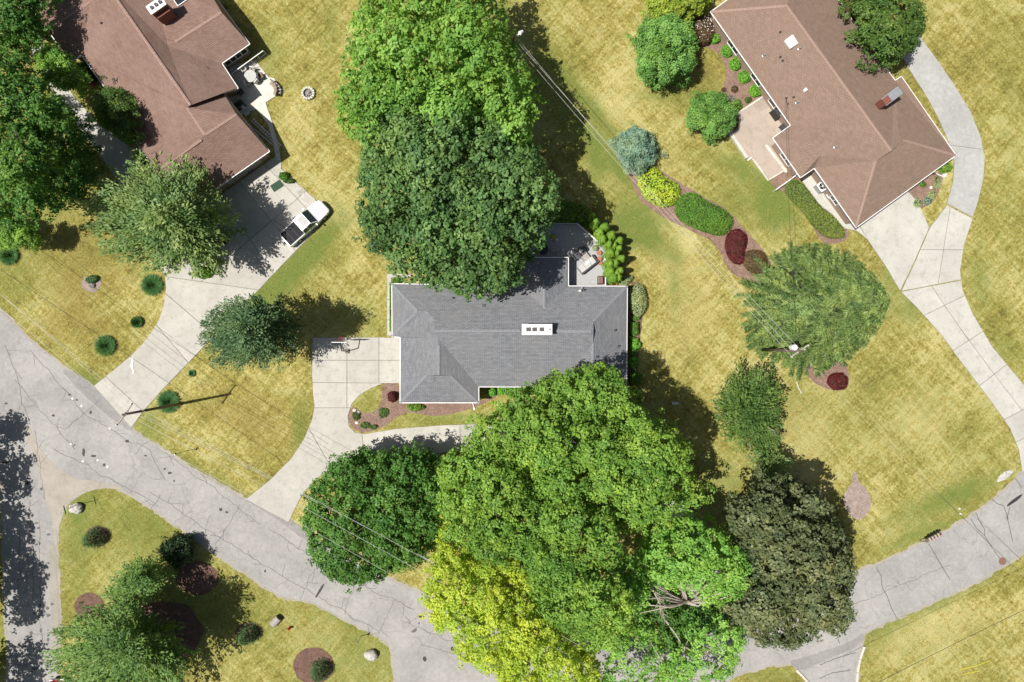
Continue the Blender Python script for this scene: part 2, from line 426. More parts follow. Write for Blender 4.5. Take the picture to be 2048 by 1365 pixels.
LM('oak', (.026, .065, .018), (.062, .13, .034), (.13, .22, .065))
LM('mid', (.045, .112, .012), (.10, .195, .022), (.19, .30, .04))
LM('yellow', (.14, .20, .012), (.27, .36, .025), (.42, .50, .05), .4, 1.65)
LM('vivid', (.06, .16, .018), (.13, .27, .04), (.21, .36, .07), .35)
LM('maroon', (.03, .05, .018), (.078, .10, .038), (.155, .175, .075), .12, 1.4)
LM('dusk', (.022, .07, .01), (.05, .13, .018), (.10, .20, .035))
LM('silver', (.035, .085, .018), (.105, .18, .045), (.23, .31, .105), .25, 1.4)
LM('birchk', (.035, .085, .016), (.085, .165, .032), (.16, .27, .06), .25, 1.4)
LM('darkyew', (.015, .04, .012), (.03, .065, .02), (.05, .10, .03), .1, 1.0)
LM('pine', (.018, .05, .018), (.05, .105, .036), (.11, .18, .07), .1, 1.4)
LM('spruce', (.02, .052, .010), (.075, .125, .027), (.15, .21, .055), .1, 1.55)
LM('bluespruce', (.06, .12, .08), (.11, .19, .13), (.19, .28, .20), .15)
LM('locust', (.028, .07, .012), (.07, .14, .022), (.14, .23, .05), .3, 1.4)
LM('box', (.04, .11, .01), (.075, .175, .015), (.12, .24, .025))
LM('boxbright', (.06, .19, .012), (.11, .29, .02), (.18, .38, .04))
LM('arbor', (.09, .19, .015), (.15, .29, .025), (.22, .37, .045), .3, 1.4)
LM('lime', (.28, .42, .015), (.42, .56, .03), (.56, .66, .06), .3, 1.15)
LM('sage', (.13, .17, .07), (.20, .25, .11), (.30, .34, .18), .2)
LM('red', (.06, .008, .010), (.13, .016, .02), (.21, .035, .04), .25, 1.2)
LM('redbrown', (.05, .03, .012), (.09, .055, .022), (.13, .09, .04), .2)
LM('hedge', (.05, .085, .012), (.10, .145, .022), (.15, .20, .035), .2)
LM('tuft', (.02, .07, .02), (.045, .13, .035), (.16, .24, .10), .2)
LM('straw', (.10, .13, .025), (.36, .33, .10), (.60, .54, .25), .2, 1.0)
LM('lavender', (.10, .14, .06), (.2, .2, .18), (.32, .26, .36), .2)

# ------------------------------------------------------------------ foliage
def quads_object(name, V4, tint, mat, parent, org, kind=None):
    """V4: (N,4,3) world positions"""
    n = len(V4)
    me = bpy.data.meshes.new(name)
    me.vertices.add(n * 4); me.loops.add(n * 4); me.polygons.add(n)
    co = (V4.reshape(-1, 3) - np.array(org)).astype(np.float32)
    me.vertices.foreach_set('co', co.ravel())
    me.loops.foreach_set('vertex_index', np.arange(n * 4, dtype=np.int32))
    me.polygons.foreach_set('loop_start', np.arange(0, n * 4, 4, dtype=np.int32))
    me.update(calc_edges=True)
    a = me.attributes.new('tint', 'FLOAT', 'POINT'); a.data.foreach_set('value', np.repeat(np.clip(tint, 0, 1), 4).astype(np.float32))
    me.materials.append(mat)
    o = bpy.data.objects.new(name, me); COL.objects.link(o)
    if parent is not None: o.parent = parent
    if kind: o['kind'] = kind
    return o
def unit(v): return v / (np.linalg.norm(v, axis=-1, keepdims=True) + 1e-9)
def rand_dirs(n): return unit(rng.normal(size=(n, 3)))
def leaf_quads(c, nrm, size, aspect=.62, fold=.25):
    n = len(c); r = rand_dirs(n); t = unit(np.cross(nrm, r)); b = np.cross(nrm, t)
    s = size[:, None]
    tip = c + t * s * .5; base = c - t * s * .5
    l = c + b * s * .5 * aspect + nrm * s * fold * .5; rr = c - b * s * .5 * aspect + nrm * s * fold * .5
    return np.stack([tip, l, base, rr], 1)

def sample_px(poly, spacing, dmin, mx=6000, jitter=None):
    xs = [p[0] for p in poly]; ys = [p[1] for p in poly]
    pts = np.empty((0, 2)); tries = int((max(xs) - min(xs)) * (max(ys) - min(ys)) / spacing ** 2 * 14) + 60
    c = np.column_stack([rng.uniform(min(xs), max(xs), tries), rng.uniform(min(ys), max(ys), tries)])
    c = c[in_poly(c[:, 0], c[:, 1], poly)]
    d = edge_dist(c[:, 0], c[:, 1], poly); c = c[d > dmin]
    keep = []
    for q in c:
        if not keep or np.min(np.hypot(*(np.array(keep) - q).T)) > spacing: keep.append(q)
        if len(keep) > mx: break
    return np.array(keep) if keep else np.array([[np.mean(xs), np.mean(ys)]])

def crown_quads(polys, ztop, zedge, R=1.5, leaf=.34, dens=1.0, flat=.72, dome_w=None, rc=.42, gap=0.0, under=True, rb=2.0, relief=1.0):
    """leaf quads and lobe centres for a crown whose outline polygons are in photo pixels at the crown's own height"""
    lob = []
    for ip, poly in enumerate(polys):
        zt = ztop[ip] if hasattr(ztop, '__len__') else ztop; ze = zedge[ip] if hasattr(zedge, '__len__') else zedge
        Rb = R * rb; bc = sample_px(poly, Rb * S * 1.25, Rb * S * .35); bz = rng.normal(size=len(bc)) * R * .35
        L = sample_px(poly, R * S * .92, R * S * .55)
        L2 = sample_px(poly, R * S * .5, R * S * .12)
        e2 = edge_dist(L2[:, 0], L2[:, 1], poly); L2 = L2[e2 < R * S * .7]
        d1 = edge_dist(L[:, 0], L[:, 1], poly) / S; d2 = edge_dist(L2[:, 0], L2[:, 1], poly) / S if len(L2) else np.zeros(0)
        dm = dome_w or max(d1.max(), 1.0)
        for (q, d, rr) in [(L[i], d1[i], R) for i in range(len(L))] + [(L2[i], d2[i], R * .48) for i in range(len(L2))]:
            if gap and rng.random() < gap: continue
            db = np.hypot(*(bc - q).T) / S / Rb; ib = int(db.argmin()); db = float(db[ib])
            if rr == R and db > .74 and rng.random() < .6: 
                if not under: continue
                sink = 2.2 * R
            else: sink = 0
            t = min(d / dm, 1); z = ze + (zt - ze) * math.sqrt(max(0, 1 - (1 - t) ** 2)) + rng.normal() * R * .22
            z += relief * R * (2.1 * math.sqrt(max(0, 1 - min(db, 1) ** 2)) - 1.4) + bz[ib] - sink
            z = max(z, R * .5)
            r = rr * rng.uniform(.75, 1.15); c = P(q[0], q[1], z)
            lob.append((c.x, c.y, c.z - r * .5, r, bz[ib] / R * .25 + rng.normal() * .11, 1.0))
            if under and rr == R:
                zz = max(.8, z - rng.uniform(1.6, 3.2) * R / 1.5)
                c2 = P(q[0] + rng.normal() * 6, q[1] + rng.normal() * 6, z)
                lob.append((c2.x * .985, c2.y * .985, zz - r * .5, r, -.05 + rng.normal() * .08, .5))
    lob = np.array(lob)
    C = []; Nn = []; Tt = []
    for x, y, z, r, tn, dd in lob:
        m = max(5, int(10.5 * (r / 1.0) ** 2 * dens * dd / (rc / .45) ** 2))
        d = rand_dirs(m * 2); d = d[d[:, 2] > -.35][:m]
        cc = np.array([x, y, z]) + d * r * np.array([1, 1, flat]) * rng.uniform(.82, 1.08, (len(d), 1))
        if r < R * .6: cc = cc + unit(d * np.array([1, 1, .2])) * rng.exponential(.22, (len(d), 1)) * (rng.random((len(d), 1)) < .4)
        C.append(cc); Nn.append(d); Tt.append(np.full(len(d), tn) + rng.normal(size=len(d)) * .10)
    C = np.concatenate(C); Nn = np.concatenate(Nn); Tt = np.concatenate(Tt)
    K = max(4, int(17 * (rc / .45) ** 2 * (.34 / leaf) ** 2 * .9))
    n = len(C); dd = rand_dirs(n * K) * (rng.random((n * K, 1)) ** .4)
    dd[:, 2] *= .55
    pts = np.repeat(C, K, 0) + dd * rc
    nr = unit(np.repeat(Nn, K, 0) * .6 + np.array([-.1, 0, .5]) + unit(dd + 1e-6) * .4 + rng.normal(size=(n * K, 3)) * .4)
    sz = leaf * rng.uniform(.7, 1.3, n * K)
    pts[:, 2] = np.maximum(pts[:, 2], .15)
    ti = .5 + np.repeat(Tt, K) + rng.normal(size=n * K) * .13
    return leaf_quads(pts, nr, sz), ti, lob

def limbs_mb(base, lob, r0, zfork, nl=14, rng_=random, pale=False):
    mb = MB(); b = Vector(base)
    cen = Vector((float(np.mean(lob[:, 0])), float(np.mean(lob[:, 1])), 0))
    top = Vector((b.x + (cen.x - b.x) * .5, b.y + (cen.y - b.y) * .5, float(np.max(lob[:, 2])) * .88))
    idx = rng.choice(len(lob), min(nl, len(lob)), replace=False)
    for i in idx:
        e = Vector(lob[i][:3]) + Vector((0, 0, lob[i][3] * .6)); t = rng_.uniform(.25, .75)
        s = b + (top - b) * t; s.z = zfork + (top.z - zfork) * (t - .2)
        if s.z > e.z - .3: s.z = max(zfork * .8, e.z - 1.2)
        mid = s.lerp(e, .5) + Vector((rng_.uniform(-.5, .5), rng_.uniform(-.5, .5), rng_.uniform(-.2, .6)))
        rr = r0 * .38 * rng_.uniform(.7, 1.1)
        mb.tube([s, s.lerp(mid, .5) + Vector((0, 0, .15)), mid, e], [rr, rr * .75, rr * .5, rr * .16], 6)
    return mb, top

def tree(name, label, cat, polys, base, ztop, zedge, leafmat, R=1.5, leaf=.34, dens=1.0, trunk_r=.3, bark='bark', nl=14, group=None, **kw):
    if isinstance(polys[0][0], (int, float)): polys = [polys]
    V, ti, lob = crown_quads(polys, ztop, zedge, R, leaf, dens, **kw)
    if base is None:
        zc = float(np.mean(lob[:, 2])); b = Vector((float(np.mean(lob[:, 0])), float(np.mean(lob[:, 1])), 0))
    else: b = P(base[0], base[1], 0)
    t = Thing(name, label, cat, b, group)
    quads_object('crown', V, ti, L_[leafmat], t.root, t.org)
    zf = max(.6, (zedge[0] if hasattr(zedge, "__len__") else zedge) * .55)
    lm, top = limbs_mb(b, lob, trunk_r, zf, nl)
    mb = MB(); p1 = b.lerp(top, .3); p1.z = top.z * .3; p2 = b.lerp(top, .65); p2.z = top.z * .65
    mb.tube([b + Vector((0, 0, -.1)), b + Vector((.02, 0, .35)), p1, p2, top], [trunk_r * 1.35, trunk_r, trunk_r * .8, trunk_r * .5, trunk_r * .15], 10)
    t.part('trunk', mb, M[bark], smooth=True)
    t.part('limbs', lm, M[bark], smooth=True)
    return t

def radial_tree(name, label, cat, poly, basepx, ztop, zedge, leafmat, leaf=.22, width=.42, nb=60, trunk_r=.25, bark='bark', group=None, upright=.0, drop=.6, axis=None):
    """tree whose foliage sits along boughs that run from the trunk out to the outline (photo px at the bough tips' height)"""
    b = P(*basepx); t = Thing(name, label, cat, b, group); cx, cy = axis or (sum(p[0] for p in poly) / len(poly), sum(p[1] for p in poly) / len(poly))
    C = []; D = []; Tn = []; wood = MB(); n = len(poly); per = [math.dist(poly[i], poly[(i + 1) % n]) for i in range(n)]; tot = sum(per)
    topc = P(cx, cy, ztop)
    for ring, (f, cnt) in enumerate(((1.0, int(nb * .95)), (.86, int(nb * .6)), (.68, int(nb * .6)), (.45, int(nb * .4)), (.2, int(nb * .2)))):
        for k in range(cnt):
            d = (k + rng.uniform(-.35, .35)) / cnt * tot % tot; i = 0
            while d > per[i]: d -= per[i]; i = (i + 1) % n
            u = d / per[i]; ex = poly[i][0] + (poly[(i + 1) % n][0] - poly[i][0]) * u; ey = poly[i][1] + (poly[(i + 1) % n][1] - poly[i][1]) * u
            ff = f * rng.uniform(.84, 1.1); z = zedge + (ztop - zedge) * (1 - ff ** 1.6) + rng.normal() * .75; z = max(z, .5)
            e = np.array(P(cx + (ex - cx) * ff, cy + (ey - cy) * ff, z))
            zb = min(z + rng.uniform(-.6, .8), ztop * .97); w = zb / ztop; s0 = np.array(b.lerp(topc, w)); s0[2] = zb
            L = np.linalg.norm(e - s0)
            if L < .4: continue
            dr = (e - s0) / L; ns = max(3, int(L / .26)); tn = rng.normal() * .17; bend = rng.normal() * .1 * L; sd = np.array([-dr[1], dr[0], 0])
            if ring < 2 and k % 2 == 0: wood.tube([Vector(s0), Vector((s0 + e) / 2 + sd * bend * .5), Vector(e)], [trunk_r * .22, trunk_r * .14, .012], 5)
            for j in range(ns):
                v = .18 + .82 * (j + rng.random()) / ns; wd = width * (1.15 - .5 * v ** 3) * (.5 + .5 * min(1, v * 2.2)); p = s0 + (e - s0) * v + sd * bend * 4 * v * (1 - v) * .5 + np.array([0, 0, drop * .25 * math.sin(math.pi * v)])
                m = max(3, int(9 * wd / .42 * (.22 / leaf) ** 1.5)); off = rng.normal(size=(m, 3)) * np.array([wd * .62, wd * .62, wd * .3])
                C.append(p + off); D.append(np.tile(dr + np.array([0, 0, upright]), (m, 1))); Tn.append(np.full(m, .5 + tn) + (v - .6) * .25 + rng.normal(size=m) * .13)
    C = np.concatenate(C); D = unit(np.concatenate(D)); Tn = np.concatenate(Tn); m = len(C)
    C[:, 2] = np.maximum(C[:, 2], .12)
    dirs = unit(D + rng.normal(size=(m, 3)) * .42); sz = leaf * rng.uniform(.8, 1.6, m)
    w = unit(np.cross(dirs, unit(np.array([0, 0, 1.0]) + rng.normal(size=(m, 3)) * .45))) * (sz * .26)[:, None]; h = dirs * (sz * .62)[:, None]
    quads_object('crown', np.stack([C - h, C + w, C + h, C - w], 1), Tn, L_[leafmat], t.root, t.org)
    m1 = b.lerp(topc, .5); t.part('trunk', MB().tube([b - Vector((0, 0, .1)), b + Vector((0, 0, .4)), m1, topc], [trunk_r * 1.3, trunk_r, trunk_r * .6, .03], 10), M[bark], smooth=True)
    t.part('limbs', wood, M[bark], kind='stuff'); return t

def shrub(name, label, cat, poly, h, leafmat, leaf=.14, dens=1.0, R=.45, group=None, z0=.05, rough=1.0, base=None, flat=False, stems=True):
    """shrub or hedge: dense shell of small leaves on a domed or clipped body. poly in photo px at the shrub's mean height"""
    px = np.array(poly, float); cx, cy = px.mean(0); zc = h * .6
    n = int(abs(area(poly)) / S ** 2 * 240 * dens * (.14 / leaf) ** 2)
    xs = rng.uniform(px[:, 0].min(), px[:, 0].max(), n * 3); ys = rng.uniform(px[:, 1].min(), px[:, 1].max(), n * 3)
    k = in_poly(xs, ys, poly); xs = xs[k][:n]; ys = ys[k][:n]
    d = edge_dist(xs, ys, poly) / S; dm = max(d.max(), .2)
    w = min(dm, h * .8) if not flat else min(dm, .28)
    t = np.clip(d / w, 0, 1); zt = h * (.35 + .65 * np.sqrt(1 - (1 - t) ** 2)) if not flat else h * (.8 + .2 * np.sqrt(1 - (1 - t) ** 2))
    # clumps
    ncl = max(5, int(abs(area(poly)) / S ** 2 / (R * R) * 1.3)); ci = rng.integers(0, max(1, len(xs)), ncl)
    cxs, cys = xs[ci], ys[ci]; dd = np.hypot(xs[:, None] - cxs, ys[:, None] - cys) / S
    nb = dd.argmin(1); md = dd.min(1)
    zt = zt + (np.sqrt(np.maximum(0, 1 - (md / (R * 1.3)) ** 2)) - .75) * R * .55 * rough
    z = np.maximum(zt - rng.exponential(.06 + .04 * rough, len(zt)), z0)
    kk = (1 - z / H) / S
    pts = np.column_stack([(xs - 1024) * kk, (682.5 - ys) * kk, z])
    gx = (xs - cx) / S; gy = -(ys - cy) / S; rad = np.column_stack([gx, gy, np.zeros_like(gx)])
    out = unit(rad) * (1 - t)[:, None]
    nr = unit(out * .8 + np.array([0, 0, .75]) + rng.normal(size=(len(xs), 3)) * .45)
    tn = .5 + rng.normal(size=ncl)[nb] * .1 * rough + rng.normal(size=len(xs)) * .16
    # side skirt
    m = int(sum(math.dist(poly[i], poly[(i + 1) % len(poly)]) for i in range(len(poly))) / S * h * 150 * dens * (.14 / leaf) ** 2)
    seg = rng.integers(0, len(poly), m); u = rng.random(m); A = px[seg]; B = px[(seg + 1) % len(px)]
    q = A + (B - A) * u[:, None]; q = q + (np.array([cx, cy]) - q) * rng.uniform(.02, .12, (m, 1))
    zs = rng.uniform(z0, h * (.8 if flat else .45), m); k2 = (1 - zc / H) / S
    sp = np.column_stack([(q[:, 0] - 1024) * k2, (682.5 - q[:, 1]) * k2, zs])
    so = unit(np.column_stack([q[:, 0] - cx, -(q[:, 1] - cy), np.zeros(m)]))
    sn = unit(so * .9 + np.array([0, 0, .3]) + rng.normal(size=(m, 3)) * .4)
    pts = np.concatenate([pts, sp]); nr = np.concatenate([nr, sn]); tn = np.concatenate([tn, .45 + rng.normal(size=m) * .15])
    V = leaf_quads(pts, nr, leaf * rng.uniform(.7, 1.3, len(pts)))
    b = P(cx, cy, zc); b.z = 0
    th = Thing(name, label, cat, b, group)
    # inner mass of twigs so that no ground shows through
    core = MB(); ip = [(cx + (x - cx) * .8, cy + (y - cy) * .8) for x, y in poly]
    w1 = [P(x, y, zc) for x, y in ip]; w2 = [P(cx + (x - cx) * .6, cy + (y - cy) * .6, zc) for x, y in poly]
    n_ = len(w1); core.add([(p.x, p.y, 0.02) for p in w1] + [(p.x, p.y, h * (.7 if flat else .35)) for p in w1] + [(p.x, p.y, h * (.75 if flat else .62)) for p in w2],
        [(i, (i + 1) % n_, n_ + (i + 1) % n_, n_ + i) for i in range(n_)] + [(n_ + i, n_ + (i + 1) % n_, 2 * n_ + (i + 1) % n_, 2 * n_ + i) for i in range(n_)] + [tuple(2 * n_ + i for i in range(n_))])
    quads_object('foliage', V, tn, L_[leafmat], th.root, th.org)
    th.part('twigs', core, M['twig'])
    return th
M['twig'] = mat_simple('twigs', (.035, .04, .02), .95)
def circle(cx, cy, r, n=18, jit=.08, ry=None, rot=0):
    out = []
    for k in range(n):
        a = 2 * math.pi * k / n; rr = 1 + random.uniform(-jit, jit)
        x, y = r * rr * math.cos(a), (ry or r) * rr * math.sin(a)
        out.append((cx + x * math.cos(rot) - y * math.sin(rot), cy + x * math.sin(rot) + y * math.cos(rot)))
    return out

# ------------------------------------------------------------------ ground
def build_lawn():
    xs = np.concatenate([[-900, -400, -200, -110, -85], np.linspace(-66, 66, 265), [85, 110, 200, 400, 900]])
    ys = np.concatenate([[-900, -400, -200, -110, -70], np.linspace(-48, 48, 193), [70, 110, 200, 400, 900]])
    X, Y = np.meshgrid(xs, ys); nx, ny = len(xs), len(ys)
    co = np.column_stack([X.ravel(), Y.ravel(), np.zeros(nx * ny)])
    px = X.ravel() * S + 1024; py = 682.5 - Y.ravel() * S
    i = np.arange(nx * ny).reshape(ny, nx)
    F = np.stack([i[:-1, :-1], i[:-1, 1:], i[1:, 1:], i[1:, :-1]], -1).reshape(-1, 4)
    me = bpy.data.meshes.new('lawn'); me.vertices.add(len(co)); me.vertices.foreach_set('co', co.ravel().astype(np.float32))
    me.loops.add(F.size); me.polygons.add(len(F)); me.loops.foreach_set('vertex_index', F.ravel().astype(np.int32))
    me.polygons.foreach_set('loop_start', np.arange(0, F.size, 4, dtype=np.int32)); me.update(calc_edges=True)
    g = np.full(len(co), .19); br = np.zeros(len(co)); rng2 = None
    def blob(x, y, rx, ry, v, rot=0, tgt=None):
        nonlocal g, br
        c, s = math.cos(rot), math.sin(rot); dx, dy = px - x, py - y
        u = (dx * c + dy * s) / rx; w = (-dx * s + dy * c) / ry
        k = np.exp(-(u * u + w * w))
        if tgt == 'b': br += k * v
        else: g += k * v * 1.5
    # greener places of the photograph
    for a in [(1080, 150, 60, 170, .25, -.4), (1200, 300, 40, 130, .3, -.7), (1270, 440, 60, 45, .45), (1260, 470, 40, 25, .3), (640, 470, 40, 80, .35, .7), (540, 110, 35, 60, .25),
              (570, 560, 90, 30, .55, -.75), (510, 620, 60, 25, .3), (690, 640, 80, 40, .3), (40, 300, 120, 220, .45), (20, 560, 60, 50, .1), (120, 780, 25, 60, .35, -.75), (180, 760, 50, 15, .4, .7),
              (300, 850, 30, 40, .4), (450, 985, 160, 18, .5, .56), (290, 1060, 170, 100, .3, .6), (150, 1050, 40, 130, .3), (400, 1250, 280, 90, .22), (730, 1320, 100, 90, .3), (700, 1230, 120, 20, .3, .45),
              (900, 840, 110, 20, .35), (740, 800, 30, 40, .25), (1500, 400, 90, 60, .3), (1570, 420, 30, 60, .35, -.5), (1440, 200, 60, 60, .15), (1330, 190, 60, 20, .3),
              (1600, 790, 60, 120, .1), (1890, 1000, 130, 25, .45, -.4), (1840, 1070, 90, 20, .4, -.4), (1930, 900, 90, 120, .12), (1960, 400, 10, 160, .1), (2020, 300, 40, 300, .12), (1960, 560, 25, 60, .3), (2020, 700, 30, 70, .2, -.9),
              (1760, 1230, 30, 60, .4, .9), (1900, 1190, 160, 18, .35, -.5), (1860, 1300, 160, 60, .12), (1530, 1350, 60, 20, .3), (1330, 900, 90, 120, .2), (1450, 960, 60, 60, .3), (1740, 820, 130, 100, .12), (1820, 620, 60, 30, .35), (1230, 760, 40, 80, .2),
              (1280, 300, 60, 20, .1), (1520, 300, 70, 50, .2), (640, 840, 20, 110, .15), (600, 860, 14, 60, .4), (1190, 340, 20, 60, .3), (15, 1300, 30, 80, .3), (1830, 470, 30, 30, .2), (1790, 560, 40, 40, .35)]:
        blob(*a)
    # browner, drier places
    for a in [(150, 600, 140, 90, .8), (500, 840, 110, 90, .7), (1350, 620, 100, 160, .15), (1430, 800, 60, 120, .3), (860, 60, 100, 300, .1), (640, 120, 60, 200, .2), (1230, 60, 120, 80, .5), (1430, 150, 40, 40, .6),
              (1700, 950, 120, 160, .2), (1950, 120, 90, 120, .3), (700, 560, 80, 60, .2), (120, 470, 80, 60, .6)]:
        blob(*a, tgt='b')
    for a in [(1380, 640, 70, 120, -.7), (1560, 850, 60, 110, -.6), (1250, 130, 60, 160, -.5), (1040, 60, 80, 60, -.5), (1340, 330, 50, 60, -.4), (1330, 520, 60, 50, -.5), (1640, 880, 40, 90, -.5), (1760, 900, 80, 60, -.4), (1850, 820, 60, 60, -.5), (1900, 250, 20, 40, -.3),
              (600, 250, 60, 120, -.45), (660, 560, 60, 60, -.4), (440, 890, 60, 30, -.6), (240, 610, 60, 30, -.5), (60, 600, 60, 40, -.4), (560, 760, 50, 40, -.5), (930, 830, 90, 10, -.5), (1790, 1290, 80, 50, -.5), (1930, 1250, 80, 50, -.5), (1350, 1190, 10, 10, 0), (300, 1120, 90, 40, -.35), (620, 1270, 80, 40, -.35), (1700, 760, 60, 50, -.3)]: blob(*a, tgt='b')
    for a in [(1180, 210, 16, 130, .35, -.7), (1230, 330, 12, 90, .45, -.7), (1300, 480, 60, 22, .45, .6), (1350, 560, 14, 60, .3), (1470, 330, 60, 18, .3, .4), (1540, 420, 26, 60, .35), (1000, 20, 30, 30, .3), (660, 40, 20, 70, .2), (590, 530, 110, 12, .5, -.72), (1560, 1000, 30, 60, .3), (1610, 700, 50, 14, .3)]: blob(*a)
    a = me.attributes.new('green', 'FLOAT', 'POINT'); a.data.foreach_set('value', np.clip(g, 0, 1).astype(np.float32))
    a = me.attributes.new('brown', 'FLOAT', 'POINT'); a.data.foreach_set('value', np.clip(br, -1, 1).astype(np.float32))
    me.materials.append(M['grass'])
    o = bpy.data.objects.new('lawn', me); COL.objects.link(o); o['kind'] = 'structure'
build_lawn()

road_px = [(-900, -60), (-300, 330), (0, 622), (60, 682), (125, 735), (180, 772), (255, 835), (265, 862), (330, 905), (410, 955), (492, 1001), (575, 1046), (700, 1122), (790, 1165), (855, 1192), (940, 1232), (1050, 1268), (1180, 1283),
           (1300, 1282), (1400, 1258), (1470, 1232), (1560, 1202), (1640, 1172), (1705, 1146), (1760, 1128), (1830, 1095), (1890, 1066), (1940, 1036), (1990, 1000), (2025, 968), (2060, 930), (2200, 700), (2330, 700), (2250, 920), (2120, 1060), (2048, 1106), (1960, 1160),
           (1900, 1188), (1840, 1215), (1780, 1240), (1728, 1265), (1722, 1290), (1714, 1330), (1712, 1420), (1700, 1700), (1640, 1700), (1630, 1420), (1612, 1352), (1585, 1326), (1540, 1330), (1490, 1343), (1440, 1368), (1380, 1400), (1200, 1440), (1060, 1440), (960, 1440), (900, 1500), (880, 1700), (800, 1700),
           (792, 1400), (790, 1345), (787, 1310), (778, 1288), (755, 1270), (700, 1243), (640, 1213), (625, 1204), (560, 1192), (480, 1140), (400, 1085), (320, 1025), (260, 988), (225, 972), (200, 967), (170, 974), (145, 992), (124, 1020), (113, 1050), (112, 1100), (116, 1180), (120, 1250), (116, 1320), (112, 1420), (100, 1800), (-20, 1800),
           (10, 1420), (18, 1310), (12, 1240), (8, 1100), (4, 1000), (0, 900), (-30, 800), (-100, 730), (-400, 520), (-1000, 160)]
def W(pts, z=0): return [(P(x, y).x, P(x, y).y) for x, y in pts]
road = link_mesh('road', *(lambda m: (m.v, m.f))(MB().sheet(W(rough_poly(road_px, 7, .9)), .012)), M['asphalt'], kind='structure')
verge = link_mesh('road_verge', *(lambda m: (m.v, m.f))(MB().sheet(inset(W(rough_poly(road_px, 7, 2.6)), -.28), .006)), M['sand'], kind='structure')

def child_sheet(name, px, z, mat, parent, kind=None):
    m = MB().sheet(W(px), z); return link_mesh(name, m.v, m.f, mat, parent, kind=kind)
# sandy corner and aprons
for nm, pts, mt, z in [('gravel_shoulder', [(112, 1110), (106, 1040), (92, 1000), (70, 930), (48, 850), (52, 840), (80, 900), (110, 930), (150, 960), (200, 962), (260, 982), (200, 975), (150, 995), (122, 1030)], 'sand', .02),
                       ('gravel_shoulder', [(111, 1090), (114, 1180), (119, 1250), (116, 1330), (104, 1330), (103, 1250), (98, 1150), (97, 1090)], 'sand', .02),
                       ('asphalt_apron', [(125, 735), (172, 758), (250, 815), (266, 862), (258, 862), (190, 812), (130, 752)], 'asphalt_apron', .02),
                       ('asphalt_apron', [(488, 999), (505, 992), (600, 1050), (625, 1080), (610, 1082), (560, 1042)], 'asphalt_apron', .02),
                       ('asphalt_apron', [(1575, 1322), (1600, 1318), (1700, 1285), (1730, 1262), (1725, 1290), (1640, 1325), (1602, 1345)], 'asphalt_apron', .02)]:
    child_sheet(nm, rough_poly(smooth_poly(pts, 1), 8, .8), z, M[mt], road)

# tar patches traced from the photograph
patch = []
for x, y, w, h in [(48, 108, 20, 14), (548, 38, 18, 14), (605, 80, 16, 12), (715, 178, 16, 24), (420, 203, 20, 16), (1002, 405, 28, 20), (588, 436, 14, 8), (660, 495, 20, 50), (738, 522, 38, 15), (822, 592, 18, 18), (1146, 520, 20, 10),
                   (1298, 624, 15, 13), (1338, 656, 26, 18), (1373, 718, 9, 16), (1740, 943, 20, 20), (1788, 965, 18, 15), (215, 735, 30, 24), (45, 570, 40, 16)]:
    patch.append((x / 3.94, 780 + y / 3.94, w / 3.94, h / 3.94, 'tar'))
for x, y, w, h in [(325, 780, 20, 18), (287, 1050, 26, 12), (302, 1088, 20, 14), (384, 1140, 28, 14), (255, 1153, 42, 12)]: patch.append((x / 3.94, 780 + y / 3.94, w / 3.94, h / 3.94, 'tar_light'))
for x, y, w, h in [(330, 770, 20, 16), (355, 810, 20, 22), (390, 780, 20, 16), (300, 790, 14, 16), (290, 870, 18, 26), (318, 840, 20, 14), (362, 865, 24, 20), (258, 850, 16, 18), (305, 978, 12, 26), (235, 998, 20, 24), (360, 1045, 18, 20), (390, 995, 16, 12),
                   (185, 1100, 14, 18), (310, 1137, 14, 20), (320, 1200, 20, 18), (262, 1260, 38, 20), (325, 1312, 14, 26), (240, 1285, 16, 14)]: patch.append((x / 3.74, 1000 + y / 3.74, w / 3.74, h / 3.74, 'tar_light'))
for x, y, w, h in [(650, 330, 26, 28), (1538, 732, 26, 26), (1524, 797, 12, 12), (1578, 1140, 28, 40), (50, 300, 16, 22)]: patch.append((520 + x / 4.79, 1080 + y / 4.79, w / 4.79, h / 4.79, 'tar'))
for (x, y, w, h, mt) in patch: child_sheet('tar_patch', circle(x, y, w * .62, 11, .2, h * .62), .024, M[mt], road)
child_sheet('tar_patch', circle(520 + 575 / 4.79, 1080 + 485 / 4.79, 17, 12, .1, 2.6, -1.03), .024, M['tar'], road)
child_sheet('tar_patch', circle(520 + 1480 / 4.79, 1080 + 868 / 4.79, 6, 12, .2, 3.0, -.6), .024, M['tar_light'], road)
child_sheet('tar_patch', circle(2029, 1001, 21, 14, .1, 3.4, -.65), .024, M['tar'], road)
child_sheet('tar_patch', circle(905, 1298, 3.5, 10, .1, 5), .024, M['tar'], road); child_sheet('tar_patch', circle(1000, 1335, 4, 10, .1), .024, M['tar'], road)
child_sheet('tar_patch', circle(987, 1340, 4, 10, .1), .024, M['tar'], road)
for x, y in [(145, 798), (163, 812), (220, 857), (142, 889), (195, 921), (215, 934), (166, 923)]: child_sheet('pale_spot', circle(x, y, 2.6, 9, .3), .026, M['pale_patch'], road)

